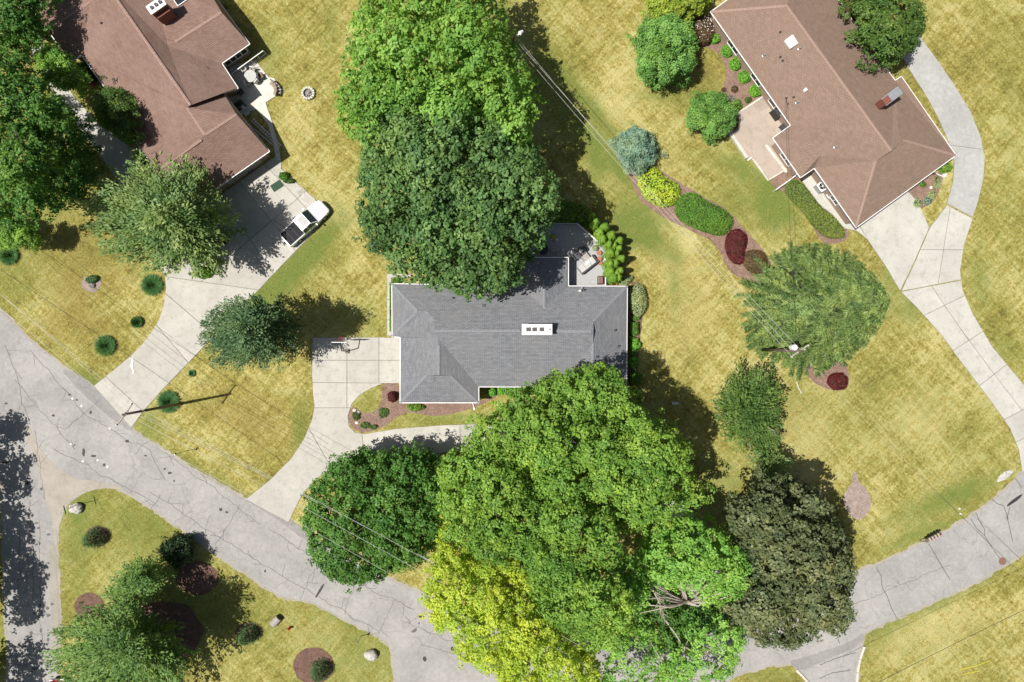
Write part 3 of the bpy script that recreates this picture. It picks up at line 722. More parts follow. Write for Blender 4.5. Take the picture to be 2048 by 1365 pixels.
# cracks traced and walked, one mesh of thin ribbons
def ribbon(mb, pts, w, z):
    pts = [Vector((P(x, y).x, P(x, y).y, z)) for x, y in pts]
    for i in range(len(pts) - 1):
        d = (pts[i + 1] - pts[i]); 
        if d.length < 1e-4: continue
        d.normalize(); s_ = Vector((-d.y, d.x, 0)) * w / 2
        mb.add([pts[i] - s_ - d * w * .3, pts[i + 1] - s_ * .9, pts[i + 1] + s_ * .9, pts[i] + s_ - d * w * .3], [(0, 1, 2, 3)])
def walk(a, b, amp=2.5, step=6):
    L = math.dist(a, b); n = max(2, int(L / step)); out = []; off = 0; d = ((b[0] - a[0]) / L, (b[1] - a[1]) / L)
    for k in range(n + 1):
        t = k / n; off = off * .8 + random.uniform(-amp, amp); e = min(1, 4 * t, 4 * (1 - t)); out.append((a[0] + (b[0] - a[0]) * t - d[1] * off * e, a[1] + (b[1] - a[1]) * t + d[0] * off * e))
    return out
cr = MB()
def tr(pts, ox, oy, k): return [(ox + x / k, oy + y / k) for x, y in pts]
for pl in [tr([(540, 668), (565, 705), (590, 750), (650, 850)], 1640, 820, 2.505), tr([(280, 790), (305, 830), (312, 890), (335, 930), (360, 1000), (388, 1050)], 1640, 820, 2.505),
           tr([(780, 515), (800, 560), (825, 600), (826, 635), (860, 690), (912, 758)], 1640, 820, 2.505), tr([(755, 545), (780, 590), (824, 632)], 1640, 820, 2.505), tr([(862, 448), (885, 470), (920, 480), (940, 545), (952, 600), (966, 665)], 1640, 820, 2.505),
           tr([(950, 490), (935, 550)], 1640, 820, 2.505), tr([(975, 340), (1010, 390)], 1640, 820, 2.505), tr([(80, 1120), (98, 1170)], 1640, 820, 2.505), tr([(0, 1278), (80, 1245), (178, 1215)], 1640, 820, 2.505), tr([(0, 1345), (60, 1318), (155, 1303)], 1640, 820, 2.505)]:
    ribbon(cr, rough_poly(pl + pl[::-1][1:-1], 5, .5)[:len(rough_poly(pl + pl[::-1][1:-1], 5, .5)) // 2 + 1], .085, .022)
for a, b in [((1690, 1215), (1800, 1170)), ((1800, 1170), (1900, 1130)), ((300, 985), (560, 1150)), ((330, 905), (520, 1050)), ((420, 1030), (400, 1085)), ((320, 990), (300, 1022)), ((560, 1150), (760, 1265)), ((540, 1060), (700, 1160)), ((700, 1160), (830, 1220)), ((640, 1110), (600, 1200)),
             ((110, 900), (300, 1000)), ((30, 760), (150, 900)), ((60, 700), (170, 830)), ((10, 690), (60, 850)), ((20, 880), (90, 940)), ((70, 860), (90, 1000)), ((80, 1060), (85, 1300)), ((60, 1000), (66, 1200)), ((480, 1010), (430, 1090)), ((720, 1150), (690, 1230)), ((790, 1200), (760, 1260)), ((800, 1240), (930, 1290)),
             ((840, 1290), (1000, 1330)), ((170, 830), (300, 900)), ((300, 900), (330, 960)), ((200, 800), (130, 860)), ((1380, 1300), (1560, 1230)), ((1250, 1320), (1400, 1290)), ((40, 1060), (30, 1250)), ((100, 1150), (30, 1160)), ((30, 1330), (110, 1325))]:
    pts = walk(a, b); ribbon(cr, pts, .045, .022)
    for _ in range(max(1, len(pts) // 7)):
        i = random.randrange(len(pts)); q = pts[i]; an = random.uniform(0, 6.28); ribbon(cr, walk(q, (q[0] + 22 * math.cos(an), q[1] + 22 * math.sin(an)), 1.5, 5), .04, .021)
link_mesh('crack_lines', cr.v, cr.f, M['crack'], road, kind='stuff')

# manhole cover in the road
t = Thing('manhole_cover', 'round rusty brown manhole cover near the lower edge of the curving road', 'manhole cover', P(2005, 1123))
t.part('rim', MB().lathe(P(2005, 1123, .012), [(.42, 0), (.42, .02), (.34, .02)], 24), M['manhole'])
t.part('lid', MB().lathe(P(2005, 1123, .014), [(.33, 0), (.33, .024), (.1, .026)], 24), M['manhole'])

# ---- slabs
def slabs(name, px, cuts, mat, z=.05, joint=.055, base='joint', kids='slab'):
    poly = rough_poly([tuple(p) for p in px], 11, .35)
    b = link_mesh(name, *(lambda m: (m.v, m.f))(MB().prism(W(poly), -.02, z - .028)), M[base], kind='structure')
    pieces = [poly]
    for a, c in cuts: pieces = cut_pieces(pieces, a, c)
    for pc in pieces:
        w = W(pc)
        if area(w) < 0: w = w[::-1]
        w = inset(w, joint / 2)
        m = MB().prism(w, z - .03, z + random.uniform(-.003, .003)); link_mesh(kids, m.v, m.f, mat, b)
    return b
arc = lambda *p: list(p)
slabs('driveway', [(188, 772), (228, 740), (262, 712), (285, 688), (303, 665), (318, 640), (328, 610), (332, 580), (330, 552), (322, 535), (345, 505), (390, 440), (420, 405), (552, 312), (563, 322), (563, 338), (600, 372), (629, 397), (650, 428), (641, 450), (614, 480), (565, 530), (520, 578), (470, 630), (400, 702), (330, 775), (285, 825), (263, 856)],
      [((225, 805), (300, 738)), ((300, 738), (385, 662)), ((385, 662), (455, 595)), ((455, 595), (640, 440)), ((317, 655), (374, 722)), ((352, 605), (430, 672)), ((262, 712), (318, 780)), ((412, 565), (478, 630)), ((210, 752), (275, 812)),
       ((340, 555), (480, 575)), ((455, 520), (530, 575)), ((500, 478), (575, 525)), ((430, 540), (610, 385)), ((545, 440), (618, 485)), ((530, 330), (640, 445)), ((480, 365), (590, 500)), ((440, 392), (545, 545))], M['concrete'])
slabs('entry_walk', [(60, 95), (85, 92), (105, 125), (150, 195), (200, 250), (262, 295), (300, 300), (330, 330), (350, 420), (345, 505), (322, 535), (300, 460), (240, 370), (215, 333), (165, 265), (120, 205), (90, 160)],
      [((90, 160), (115, 145)), ((120, 205), (150, 190)), ((165, 265), (200, 240)), ((215, 333), (262, 296)), ((260, 400), (340, 345)), ((300, 460), (350, 430))], M['concrete'])
slabs('driveway', [(625, 675), (800, 675), (812, 675), (812, 767), (765, 767), (742, 777), (720, 790), (704, 808), (696, 832), (698, 852), (710, 865), (730, 868), (790, 858), (880, 851), (960, 848), (1060, 848), (1150, 862), (1240, 900), (1320, 955), (1375, 1012), (1410, 1070), (1440, 1150), (1478, 1232),
                   (1400, 1260), (1385, 1190), (1345, 1085), (1280, 1000), (1200, 945), (1100, 908), (1000, 898), (920, 902), (860, 910), (790, 916), (710, 924), (665, 938), (632, 958), (608, 985), (594, 1010), (577, 1045), (534, 1022), (492, 999), (540, 960), (580, 920), (608, 878), (624, 840), (629, 812), (626, 790), (624, 750)],
      [((625, 816), (700, 816)), ((625, 765), (765, 767)), ((625, 721), (812, 721)), ((694, 675), (694, 816)), ((758, 675), (758, 767)), ((649, 816), (654, 859)), ((654, 859), (700, 857)), ((654, 859), (600, 937)), ((600, 937), (632, 958)), ((638, 892), (664, 938)), ((724, 868), (730, 922)), ((790, 858), (792, 916)), ((858, 852), (860, 910)), ((920, 850), (921, 902)),
       ((985, 848), (986, 898)), ((1060, 848), (1050, 903)), ((1140, 860), (1110, 912)), ((1230, 895), (1190, 942)), ((1310, 950), (1270, 995)), ((1375, 1012), (1325, 1055)), ((1415, 1080), (1360, 1115)), ((555, 945), (608, 985)), ((600, 965), (540, 1022))], M['concrete'])
slabs('side_path', [(774, 548), (822, 548), (822, 556), (783, 556), (783, 672), (774, 672)], [((774, 600), (783, 600)), ((774, 640), (783, 640)), ((783, 548), (783, 556))], M['concrete'], z=.06)
slabs('driveway', [(1712, 440), (1810, 378), (1836, 405), (1858, 455), (1830, 520), (1800, 582), (1770, 532), (1735, 480)], [((1735, 480), (1836, 405)), ((1770, 532), (1858, 455)), ((1765, 410), (1830, 520))], M['concrete_white'])
slabs('driveway', [(1859, 456), (1893, 411), (1945, 438), (1928, 490), (1920, 540), (1922, 560), (1802, 583), (1831, 521)], [((1840, 500), (1926, 500)), ((1900, 415), (1875, 572))], M['concrete_white'])
slabs('driveway', [(1801, 584), (1922, 561), (1925, 580), (1945, 628), (1985, 695), (2048, 770), (2110, 850), (2075, 930), (2044, 945), (2037, 900), (2020, 858), (1985, 808), (1930, 735), (1880, 668), (1830, 612)], [((1850, 630), (1932, 590)), ((1880, 668), (1948, 632)), ((1905, 702), (1967, 662)), ((1930, 735), (1985, 695)), ((1958, 772), (2012, 730)), ((1985, 808), (2044, 766)), ((2006, 840), (2075, 805)), ((2030, 885), (2105, 850)), ((1862, 572), (1915, 650)), ((1915, 650), (1985, 745)), ((1985, 745), (2050, 830)), ((2050, 830), (2070, 930))], M['concrete_white'])
slabs('grey_path', [(1796, 100), (1812, 84), (1838, 72), (1870, 115), (1905, 165), (1940, 222), (1960, 270), (1969, 315), (1966, 360), (1955, 405), (1945, 435), (1893, 408), (1905, 365), (1908, 325), (1897, 285), (1875, 235), (1850, 190), (1818, 140)],
      [((1893, 290), (1969, 300)), ((1850, 190), (1905, 165))], M['asphalt_path'])
slabs('side_pad', [(1596, 352), (1634, 330), (1712, 440), (1735, 480), (1712, 462), (1690, 458), (1668, 440), (1652, 425), (1625, 395)], [((1625, 395), (1655, 368)), ((1652, 425), (1678, 402)), ((1690, 458), (1712, 440))], M['concrete_white'], z=.06)
slabs('stone_patio', [(512, 121), (538, 155), (549, 157), (567, 184), (541, 200), (532, 206), (545, 245), (558, 290), (563, 322), (552, 322), (547, 290), (536, 250), (512, 220), (480, 232), (440, 170), (432, 120), (470, 130)],
      [((440, 170), (538, 155)), ((470, 130), (512, 220)), ((512, 121), (532, 206)), ((480, 232), (549, 157)), ((512, 220), (532, 206)), ((536, 250), (545, 245)), ((547, 290), (558, 290)), ((455, 150), (540, 130))], M['paver_white'], z=.08)
pat = slabs('brick_patio', [(1535, 192), (1590, 270), (1560, 290), (1552, 285), (1592, 345), (1575, 337), (1538, 360), (1503, 315), (1495, 320), (1458, 262), (1476, 228)],
            [((1476, 228), (1545, 310)), ((1505, 210), (1580, 300)), ((1495, 320), (1582, 265)), ((1458, 262), (1560, 200)), ((1515, 335), (1580, 300))], M['paver'], z=.12, joint=.008)
# white coping stones round the brick patio
t = Thing('patio_border', 'low white stone border around the pinkish brick patio', 'border', P(1470, 290))
for a, b, w, hh in [((1451, 256), (1492, 318), .34, .42), ((1474, 228), (1534, 189), .2, .2), ((1494, 322), (1503, 316), .2, .2), ((1504, 318), (1536, 362), .16, .18), ((1536, 361), (1576, 337), .16, .18), ((1530, 291), (1572, 346), .3, .22)]:
    pa, pb = P(*a), P(*b); n = max(1, round((pb - pa).length / .9))
    for k in range(n):
        q0 = pa.lerp(pb, (k + .01) / n); q1 = pa.lerp(pb, (k + .99) / n); q0.z = q1.z = hh / 2
        t.part('coping_stone', MB().bar(q0, q1, w, hh), M['paver_white'])

def bed(name, px, mat, chips=True, z=.03):
    pts = rough_poly(smooth_poly(px, 1), 6, 1.0)
    o = link_mesh(name, *(lambda m: (m.v, m.f))(MB().prism(W(pts), -.02, z)), M[mat], kind='structure')
    if chips:
        n = int(abs(area(px)) / S ** 2 * 26); xs = rng.uniform(min(p[0] for p in px), max(p[0] for p in px), n * 2); ys = rng.uniform(min(p[1] for p in px), max(p[1] for p in px), n * 2)
        k = in_poly(xs, ys, px); xs = xs[k][:n]; ys = ys[k][:n]
        c = np.column_stack([(xs - 1024) / S, (682.5 - ys) / S, np.full(len(xs), z + .02)])
        nr = unit(rng.normal(size=(len(xs), 3)) * .45 + np.array([0, 0, 1]))
        quads_object('mulch_chips', leaf_quads(c, nr, rng.uniform(.06, .2, len(xs)), .35), rng.random(len(xs)), M[mat + '_chip'], o, (0, 0, 0), 'stuff')
    return o
for k, (a, b, c) in {'mulch': ((.08, .05, .035), (.25, .165, .13), (.46, .34, .28)), 'mulch_dark': ((.035, .02, .015), (.10, .055, .04), (.22, .14, .11)), 'gravel': ((.14, .1, .09), (.36, .29, .26), (.62, .55, .52)), 'rust_leaf': ((.08, .02, .01), (.16, .05, .03), (.3, .1, .06))}.items():
    M[k + '_chip'] = mat_leaf(k + '_chip', a, b, c, 0.0)
bed('mulch_bed', [(1392, 60), (1420, 20), (1440, 50), (1540, 190), (1532, 196), (1474, 230), (1462, 225), (1440, 205), (1446, 175), (1452, 150), (1448, 125), (1432, 103), (1405, 92)], 'mulch')
bed('mulch_bed', [(1250, 325), (1275, 400), (1310, 425), (1345, 445), (1385, 463), (1420, 480), (1438, 500), (1450, 530), (1470, 552), (1500, 565), (1525, 580), (1530, 560), (1545, 535), (1535, 510), (1500, 470), (1455, 420), (1390, 385), (1320, 340), (1280, 315)], 'mulch')
bed('mulch_bed', [(1560, 345), (1592, 345), (1690, 445), (1700, 480), (1660, 490), (1645, 488), (1618, 440), (1590, 410), (1568, 385), (1548, 375), (1538, 362)], 'mulch')
bed('mulch_bed', [(1590, 720), (1625, 765), (1655, 780), (1690, 782), (1700, 760), (1690, 720), (1640, 700)], 'mulch')
bed('mulch_bed', [(765, 766), (802, 766), (802, 806), (960, 806), (1000, 780), (1010, 785), (960, 812), (930, 822), (890, 831), (860, 833), (830, 826), (810, 826), (785, 840), (768, 855), (735, 866), (712, 863), (698, 848), (697, 826), (706, 812), (725, 826), (745, 826), (760, 812), (764, 790)], 'mulch')
bed('mulch_bed', [(1808, 395), (1822, 372), (1880, 340), (1888, 352), (1878, 385), (1862, 410), (1840, 418), (1826, 412)], 'mulch')
bed('mulch_bed', [(1195, 556), (1255, 556), (1255, 574), (1190, 574)], 'rust_leaf')
bed('mulch_bed', [(1254, 560), (1292, 570), (1285, 640), (1275, 720), (1275, 790), (1254, 790)], 'mulch_dark')
bed('mulch_bed', [(975, 770), (1110, 770), (1110, 786), (1000, 788)], 'mulch_dark')
bed('mulch_bed', [(322, 530), (350, 500), (400, 470), (440, 500), (432, 548), (405, 556), (375, 540), (345, 535)], 'mulch_dark')
bed('mulch_ring', circle(627, 1332, 41, 26, .03, 37), 'mulch_dark')
bed('mulch_ring', circle(395, 1157, 42, 26, .03, 34), 'mulch_dark')
bed('mulch_ring', circle(196, 1072, 25, 20, .05, 20), 'mulch_dark')
bed('mulch_ring', circle(178, 1212, 30, 22, .04, 26), 'mulch_dark')
bed('mulch_ring', circle(497, 1265, 25, 20, .05, 20), 'mulch_dark')
bed('mulch_ring', circle(335, 1262, 72, 26, .12, 62), 'mulch_dark')
bed('stone_bed', [(1705, 944), (1714, 944), (1717, 966), (1730, 975), (1741, 992), (1742, 1012), (1734, 1030), (1720, 1041), (1704, 1036), (1691, 1020), (1686, 1000), (1692, 980), (1704, 967)], 'gravel')
bed('mulch_ring', circle(183, 568, 20, 18, .1, 16), 'gravel', False, .02)

# white kerbs of the bottom driveway
for pts, lab in [([(1728, 1293), (1719, 1318), (1714, 1345), (1711, 1400)], 'curved white concrete kerb on the right of the bottom driveway'), ([(1592, 1340), (1604, 1352), (1618, 1368), (1626, 1400)], 'short white concrete kerb on the left of the bottom driveway')]:
    t = Thing('kerb', lab, 'kerb', P(*pts[0]))
    for a, b in zip(pts[:-1], pts[1:]):
        pa, pb = P(*a, 0), P(*b, 0); pa.z = pb.z = .07; pa = pa.lerp(pb, .01); pb = pa.lerp(pb, .985)
        t.part('kerbstone', MB().bar(pa, pb, .24, .15), M['paver_white'])

# ------------------------------------------------------------------ houses
PITCH = .38; EAVE = 2.75
def roof_uv(me):
    uvl = me.uv_layers.new(name='UVMap')
    for p in me.polygons:
        n = p.normal; h = Vector((0, 0, 1)).cross(n)
        h = h.normalized() if h.length > 1e-3 else Vector((1, 0, 0)); up = n.cross(h)
        for li in p.loop_indices:
            v = me.vertices[me.loops[li].vertex_index].co; uvl.data[li].uv = (v.dot(h), v.dot(up))
def house(label, V, faces, outline, ridges, rmat, wallmat, name='house', wall_inset=.55, gutters=None):
    """V: name -> (px, py, d[, dz]) with d = plan distance from the eave in photo px"""
    W3 = {}
    for k, v in V.items():
        z = EAVE + v[2] / S * PITCH + (v[3] if len(v) > 3 else 0); W3[k] = P(v[0], v[1], z)
    org = P(sum(V[k][0] for k in outline) / len(outline), sum(V[k][1] for k in outline) / len(outline)); t = Thing(name, label, 'house', org)
    mb = MB()
    for f in faces:
        pts = [W3[k] for k in f]; flat = [Vector((p.x, p.y, 0)) for p in pts]; base = len(mb.v); mb.v += pts
        for a, b, c in tessellate_polygon([flat]):
            if (flat[b] - flat[a]).cross(flat[c] - flat[a]).z < 0: a, b, c = c, b, a
            mb.f.append((base + a, base + b, base + c))
    # merge tiny planar differences: one averaged plane per face gives one uv direction
    roof = t.part('roof', mb, rmat)
    me = roof.data; uvl = me.uv_layers.new(name='UVMap'); pi = 0
    for f in faces:
        pts = [W3[k] for k in f]; n = Vector((0, 0, 0))
        for i in range(len(pts)):
            a, b = pts[i], pts[(i + 1) % len(pts)]; n += Vector(((a.y - b.y) * (a.z + b.z), (a.z - b.z) * (a.x + b.x), (a.x - b.x) * (a.y + b.y)))
        n.normalize(); n = -n if n.z < 0 else n
        h = Vector((0, 0, 1)).cross(n); h = h.normalized() if h.length > 1e-3 else Vector((1, 0, 0)); up = n.cross(h)
        for _ in range(len(f) - 2):
            for li in me.polygons[pi].loop_indices:
                v = me.vertices[me.loops[li].vertex_index].co; uvl.data[li].uv = (v.dot(h), v.dot(up))
            pi += 1
    eav = [W3[k] for k in outline]
    if area(eav) < 0: eav = eav[::-1]
    # fascia + soffit
    fm = MB(); n = len(eav); 
    for i in range(n):
        a, b = eav[i], eav[(i + 1) % n]
        fm.add([a - Vector((0, 0, .01)), b - Vector((0, 0, .01)), b - Vector((0, 0, .22)), a - Vector((0, 0, .22))], [(0, 3, 2, 1)])
    t.part('fascia', fm, M['white'])
    sm = MB().sheet([(p.x, p.y) for p in eav], EAVE - .21); sm.f = [f[::-1] for f in sm.f]; t.part('soffit', sm, M['offwhite'])
    gm = MB(); out = inset([(p.x, p.y) for p in eav], -.04)
    for i in range(n):
        if gutters is not None and False: pass
        a, b = Vector((*out[i], eav[i].z - .07)), Vector((*out[(i + 1) % n], eav[(i + 1) % n].z - .07))
        gm.bar(a, b, .075, .11)
    t.part('gutter', gm, M['white'])
    wl_ = inset([(p.x, p.y) for p in eav], wall_inset)
    wm = MB(); 
    for i in range(len(wl_)):
        a, b = wl_[i], wl_[(i + 1) % len(wl_)]; wm.add([(*a, -.05), (*b, -.05), (*b, EAVE - .2), (*a, EAVE - .2)], [(0, 1, 2, 3)])
    t.part('wall', wm, wallmat)
    for (a, b) in ridges:
        pa, pb = (W3[a] if isinstance(a, str) else P(a[0], a[1], EAVE + a[2] / S * PITCH)), (W3[b] if isinstance(b, str) else P(b[0], b[1], EAVE + b[2] / S * PITCH))
        d = (pb - pa); L = d.length; d.normalize(); sd = Vector((-d.y, d.x, 0)).normalized() * .14
        m = max(1, int(L / .45)); cm = MB()
        for k in range(m):
            q0 = pa + d * (L * k / m); q1 = pa + d * (L * (k + 1) / m); l0, l1 = .03, .05
            cm.add([q0 - sd + Vector((0, 0, -.012)), q1 - sd + Vector((0, 0, .0)), q1 + Vector((0, 0, l1)), q0 + Vector((0, 0, l0)), q1 + sd + Vector((0, 0, 0)), q0 + sd + Vector((0, 0, -.012))], [(0, 3, 2, 1), (3, 5, 4, 2), (1, 2, 4)])
        t.part('ridge_cap', cm, M[rmat.name + '_ridge'])
    t.W3 = W3; t.walls = wl_
    return t
M['grey_shingles_ridge'] = mat_simple('grey_ridge', (.205, .213, .232), .9, var=.2, scale=9)
M['brown_shingles_ridge'] = mat_simple('brown_ridge', (.30, .20, .165), .9, var=.2, scale=9)
M['tan_brown_shingles_ridge'] = mat_simple('tan_ridge', (.30, .205, .165), .9, var=.2, scale=9)

def on_wall(t, i, frac, w, z0, h, panes=2, name='window', garage=False):
    a, b = Vector((*t.walls[i % len(t.walls)], 0)), Vector((*t.walls[(i + 1) % len(t.walls)], 0)); d = (b - a).normalized(); nn = Vector((d.y, -d.x, 0))
    c = a.lerp(b, frac)
    if garage:
        g = t.part('garage_door', MB().bar(c - d * w / 2 + nn * .03 + Vector((0, 0, z0 + h / 2)), c + d * w / 2 + nn * .03 + Vector((0, 0, z0 + h / 2)), .05, h), M['brick_tan'])
        for k in range(4):
            zc = z0 + h * (k + .5) / 4; t.part('door_panel', MB().bar(c - d * w * .48 + nn * .065 + Vector((0, 0, zc)), c + d * w * .48 + nn * .065 + Vector((0, 0, zc)), .02, h / 4 - .05), M['wood_grey'], g)
        return
    fr = MB(); zc = z0 + h / 2
    for zz in (z0, z0 + h): fr.bar(c - d * w / 2 + nn * .04 + Vector((0, 0, zz)), c + d * w / 2 + nn * .04 + Vector((0, 0, zz)), .08, .08)
    for k in range(panes + 1):
        q = c + d * (-w / 2 + w * k / panes) + nn * .045; fr.bar(q + Vector((0, 0, z0 + .04)), q + Vector((0, 0, z0 + h - .04)), .07, .07)
    f = t.part(name, fr, M['white'])
    for k in range(panes):
        q0 = c + d * (-w / 2 + w * k / panes + .05) + nn * .02; q1 = c + d * (-w / 2 + w * (k + 1) / panes - .05) + nn * .02
        t.part('pane', MB().bar(q0 + Vector((0, 0, zc)), q1 + Vector((0, 0, zc)), .02, h - .08), M['glass'], f)

def nearest_wall(t, x, y, z=1.2):
    p = P(x, y, z); best = None
    for i in range(len(t.walls)):
        a, b = Vector(t.walls[i]), Vector(t.walls[(i + 1) % len(t.walls)]); q = Vector((p.x, p.y)); u = (q - a).dot(b - a) / max((b - a).length_squared, 1e-6); u = min(1, max(0, u))
        d = (a.lerp(b, u) - q).length
        if best is None or d < best[0]: best = (d, i, u)
    return best[1], best[2]
def roof_z(t, x, y):
    """height of the roof under photo pixel, by casting through its triangles"""
    from mathutils.geometry import intersect_ray_tri
    ob = [c for c in t.root.children if c.name.startswith('roof')][0]; me = ob.data; o = Vector((0, 0, H)) ; d = (P(x, y) - o).normalized(); best = None
    for p in me.polygons:
        v = [me.vertices[i].co + t.org for i in p.vertices]; h = intersect_ray_tri(v[0], v[1], v[2], d, o, True)
        if h and (best is None or h.z > best.z): best = h
    return best if best else P(x, y, EAVE)
def vent(t, x, y, r=.09, h=.3, mat='dark', name='roof_vent'):
    p = roof_z(t, x, y); m = MB().lathe(p - Vector((0, 0, .1)), [(r * 1.8, 0), (r * 1.8, .1), (r, .14), (r, h + .1)], 12); t.part(name, m, M[mat])
def box_vent(t, x, y, w=.35, mat='dark', rz=0, h=.14, name='roof_vent'):
    p = roof_z(t, x, y); t.part(name, MB().box(p + Vector((0, 0, h * .3)), (w, w, h * 1.6), rz, .85), M[mat])
def skylight(t, x, y, w, l, rz):
    p = roof_z(t, x, y); f = t.part('skylight', MB().box(p + Vector((0, 0, .06)), (w, l, .3), rz), M['white']); t.part('dome', MB().box(p + Vector((0, 0, .25)), (w * .86, l * .86, .1), rz, .7), M['white'], f)
def chimney(t, x, y, ln, wd, rz, top, brick, flues, capmat='white', zb=None):
    """x,y: photo pixel of the chimney top's centre at height top"""
    c = P(x, y, top); b = c.copy(); hgt = top - 2.6
    ch = t.part('chimney', MB().box((c.x, c.y, top - hgt / 2), (ln, wd, hgt), rz), M[brick])
    ca, sa = math.cos(rz), math.sin(rz)
    t.part('chimney_cap', MB().box((c.x, c.y, top + .05), (ln + .16, wd + .16, .1), rz), M[capmat], ch)
    for u, s_ in flues:
        q = Vector((c.x + u * ln * ca, c.y + u * ln * sa, top + .1))
        t.part('flue', MB().box(q + Vector((0, 0, .1)), (s_, s_, .2), rz), M['rock_dark'], ch); t.part('flue_mouth', MB().box(q + Vector((0, 0, .205)), (s_ * .75, s_ * .75, .012), rz), M['cushion_dark'], ch)

# --- grey house in the middle
V = dict(a=(784.2, 568.4, 0), b=(1041.6, 573, 0), w1=(1041.6, 516, 0), w2=(1136.3, 516, 0), c=(1136.3, 573, 0), d=(1254, 573.4, 0), e=(1252, 862, 0), e2=(1112, 862, 0), f=(1112, 774, 0), g=(956.8, 773.6, 0), h=(956.8, 805.5, 0), i=(800.6, 805.5, 0), j=(801.3, 674.8, 0), k=(784.8, 673, 0),
         hx=(835, 621.6, 50), p1=(853, 622, 52), p2=(869, 640, 70), R1=(869, 662, 90), R2=(1187, 663, 92), G1=(1187, 642.6, 67), G2=(1186, 688, 67), GR=(1184, 862, 67), V1=(1088.4, 616.8, 45), Vt=(1088.4, 560, 45), T1=(877.5, 678, 78), T2=(877.5, 751, 76), Ta=(853.5, 752, 53), Tb=(901, 752, 55))
F = [('a', 'b', 'V1', 'c', 'd', 'G1', 'R2', 'R1', 'p2', 'p1', 'hx'), ('b', 'w1', 'Vt', 'V1'), ('w1', 'w2', 'Vt'), ('w2', 'c', 'V1', 'Vt'), ('a', 'hx', 'k'), ('k', 'hx', 'p1', 'p2', 'R1', 'T1', 'T2', 'Ta', 'i', 'j'),
     ('i', 'Ta', 'T2', 'Tb', 'h'), ('h', 'Tb', 'T2', 'T1', 'g'), ('g', 'T1', 'R1', 'R2', 'G2', 'f'), ('f', 'G2', 'GR', 'e2'), ('G2', 'G1', 'd', 'e', 'GR'), ('G1', 'G2', 'R2')]
grey = house('long grey-shingled house with a white chimney top, in the middle of the picture', V, F, list('ab') + ['w1', 'w2'] + list('cde') + ['e2'] + list('fghijk'),
             [('R1', (1040, 662, 91)), ((1110, 662.5, 92), (1182, 663, 92)), ((877.5, 690, 78), 'T2'), ('a', 'hx'), ('k', 'hx'), ('i', 'Ta'), ('h', 'Tb'), ('d', 'G1'), ('V1', 'Vt'), ('G2', (1184, 800, 67))], M['grey_roof'], M['siding'])
chimney(grey, 1074, 659.5, 2.95, .95, 0, 5.7, 'brick_tan', [(-.31, .42), (-.1, .42), (.15, .42)])
grey.part('chimney_pipe', MB().lathe(P(1099, 659, 5.8) , [(.07, 0), (.07, .2)], 10), M['dark'])
for x, y, k in [(906, 597, 0), (984, 590, 0), (967, 611.5, 1), (1230, 661, 0), (1237, 693, 0), (1194, 714, 0)]:
    (box_vent(grey, x, y, .34) if k else vent(grey, x, y))
vent(grey, 1160, 583, .1, .45, 'offwhite'); vent(grey, 1166, 581, .1, .5, 'dark'); vent(grey, 1163, 577, .07, .5, 'steel')
for wx, wy, ww, g_ in [(808, 700, 2.5, True), (808, 740, 2.5, True), (880, 798, 1.8, False), (1000, 768, 2.0, False), (1060, 768, 2.0, False), (900, 580, 1.6, False), (1180, 580, 2.4, False), (1245, 620, 1.4, False), (1245, 690, 1.4, False)]:
    i, u = nearest_wall(grey, wx, wy); on_wall(grey, i, u, ww, 0.05 if g_ else .9, 2.1 if g_ else 1.3, 2, garage=g_)

# --- brown house upper right
V = dict(A=(1422, 24, 0), B=(1582, 251, 0), C=(1546.5, 276.5, 0), D=(1601, 355, 0), E=(1629, 336, 0), F=(1712.5, 455, 0), G=(1911.5, 311, 0), Hh=(1803, 154, 0), I=(1790, 162, 0), K=(1603, -104, 0),
         R1=(1574, 12, 110), R2=(1783, 302, 110), S1=(1620, 284, 46), S2=(1656, 258, 52), U=(1640, 312, 42), T1=(1752, 322, 86), T2=(1806, 280, 86), V1=(1798, 272, 84))
F = [('A', 'B', 'S2', 'S1', 'U', 'T1', 'R2', 'R1'), ('B', 'C', 'S1', 'S2'), ('C', 'D', 'S1'), ('D', 'E', 'U', 'S1'), ('E', 'F', 'T1', 'U'), ('F', 'G', 'T2', 'T1'), ('T1', 'T2', 'R2'), ('K', 'R1', 'R2', 'V1', 'I'), ('I', 'V1', 'T2', 'G', 'Hh'), ('R2', 'T2', 'V1'), ('A', 'R1', 'K')]
rhouse = house('long brown-roofed house with skylights and a red chimney, at the upper right', V, F, ['A', 'B', 'C', 'D', 'E', 'F', 'G', 'Hh', 'I', 'K'],
               [('R1', 'R2'), ('G', 'T2'), ('F', 'T1'), ('A', 'R1')], M['brown_roof_b'], M['brick_tan'])
ang2 = math.atan2(-(251 - 24), 251 * 0 + 160)
chimney(rhouse, 1783.5, 193, 2.0, .75, math.radians(37), 5.6, 'brick_red', [], 'alu')
rhouse.part('chimney_shoulder', MB().box(P(1765.5, 206, 5.0), (.75, .72, 1.6), math.radians(37)), M['brick_red'])
skylight(rhouse, 1582, 85, 1.05, 1.05, math.radians(37)); skylight(rhouse, 1610, 181, .32, .32, math.radians(37))
for x, y in [(1560, 65), (1560, 115), (1565, 122), (1587, 195), (1572.5, 197)]: vent(rhouse, x, y, .07, .22)
for x, y in [(1527, 112), (1598, 98), (1593, 206), (1670, 295)]: vent(rhouse, x, y, .09, .35, 'steel')
for wx, wy, ww in [(1466, 95, 1.8), (1512, 160, 1.6), (1550, 215, 2.2), (1570, 320, 1.6), (1670, 400, 1.2)]:
    i, u = nearest_wall(rhouse, wx, wy); on_wall(rhouse, i, u, ww, .8, 1.3, 2)
i, u = nearest_wall(rhouse, 1775, 410); on_wall(rhouse, i, u, 4.8, .05, 2.1, garage=True)

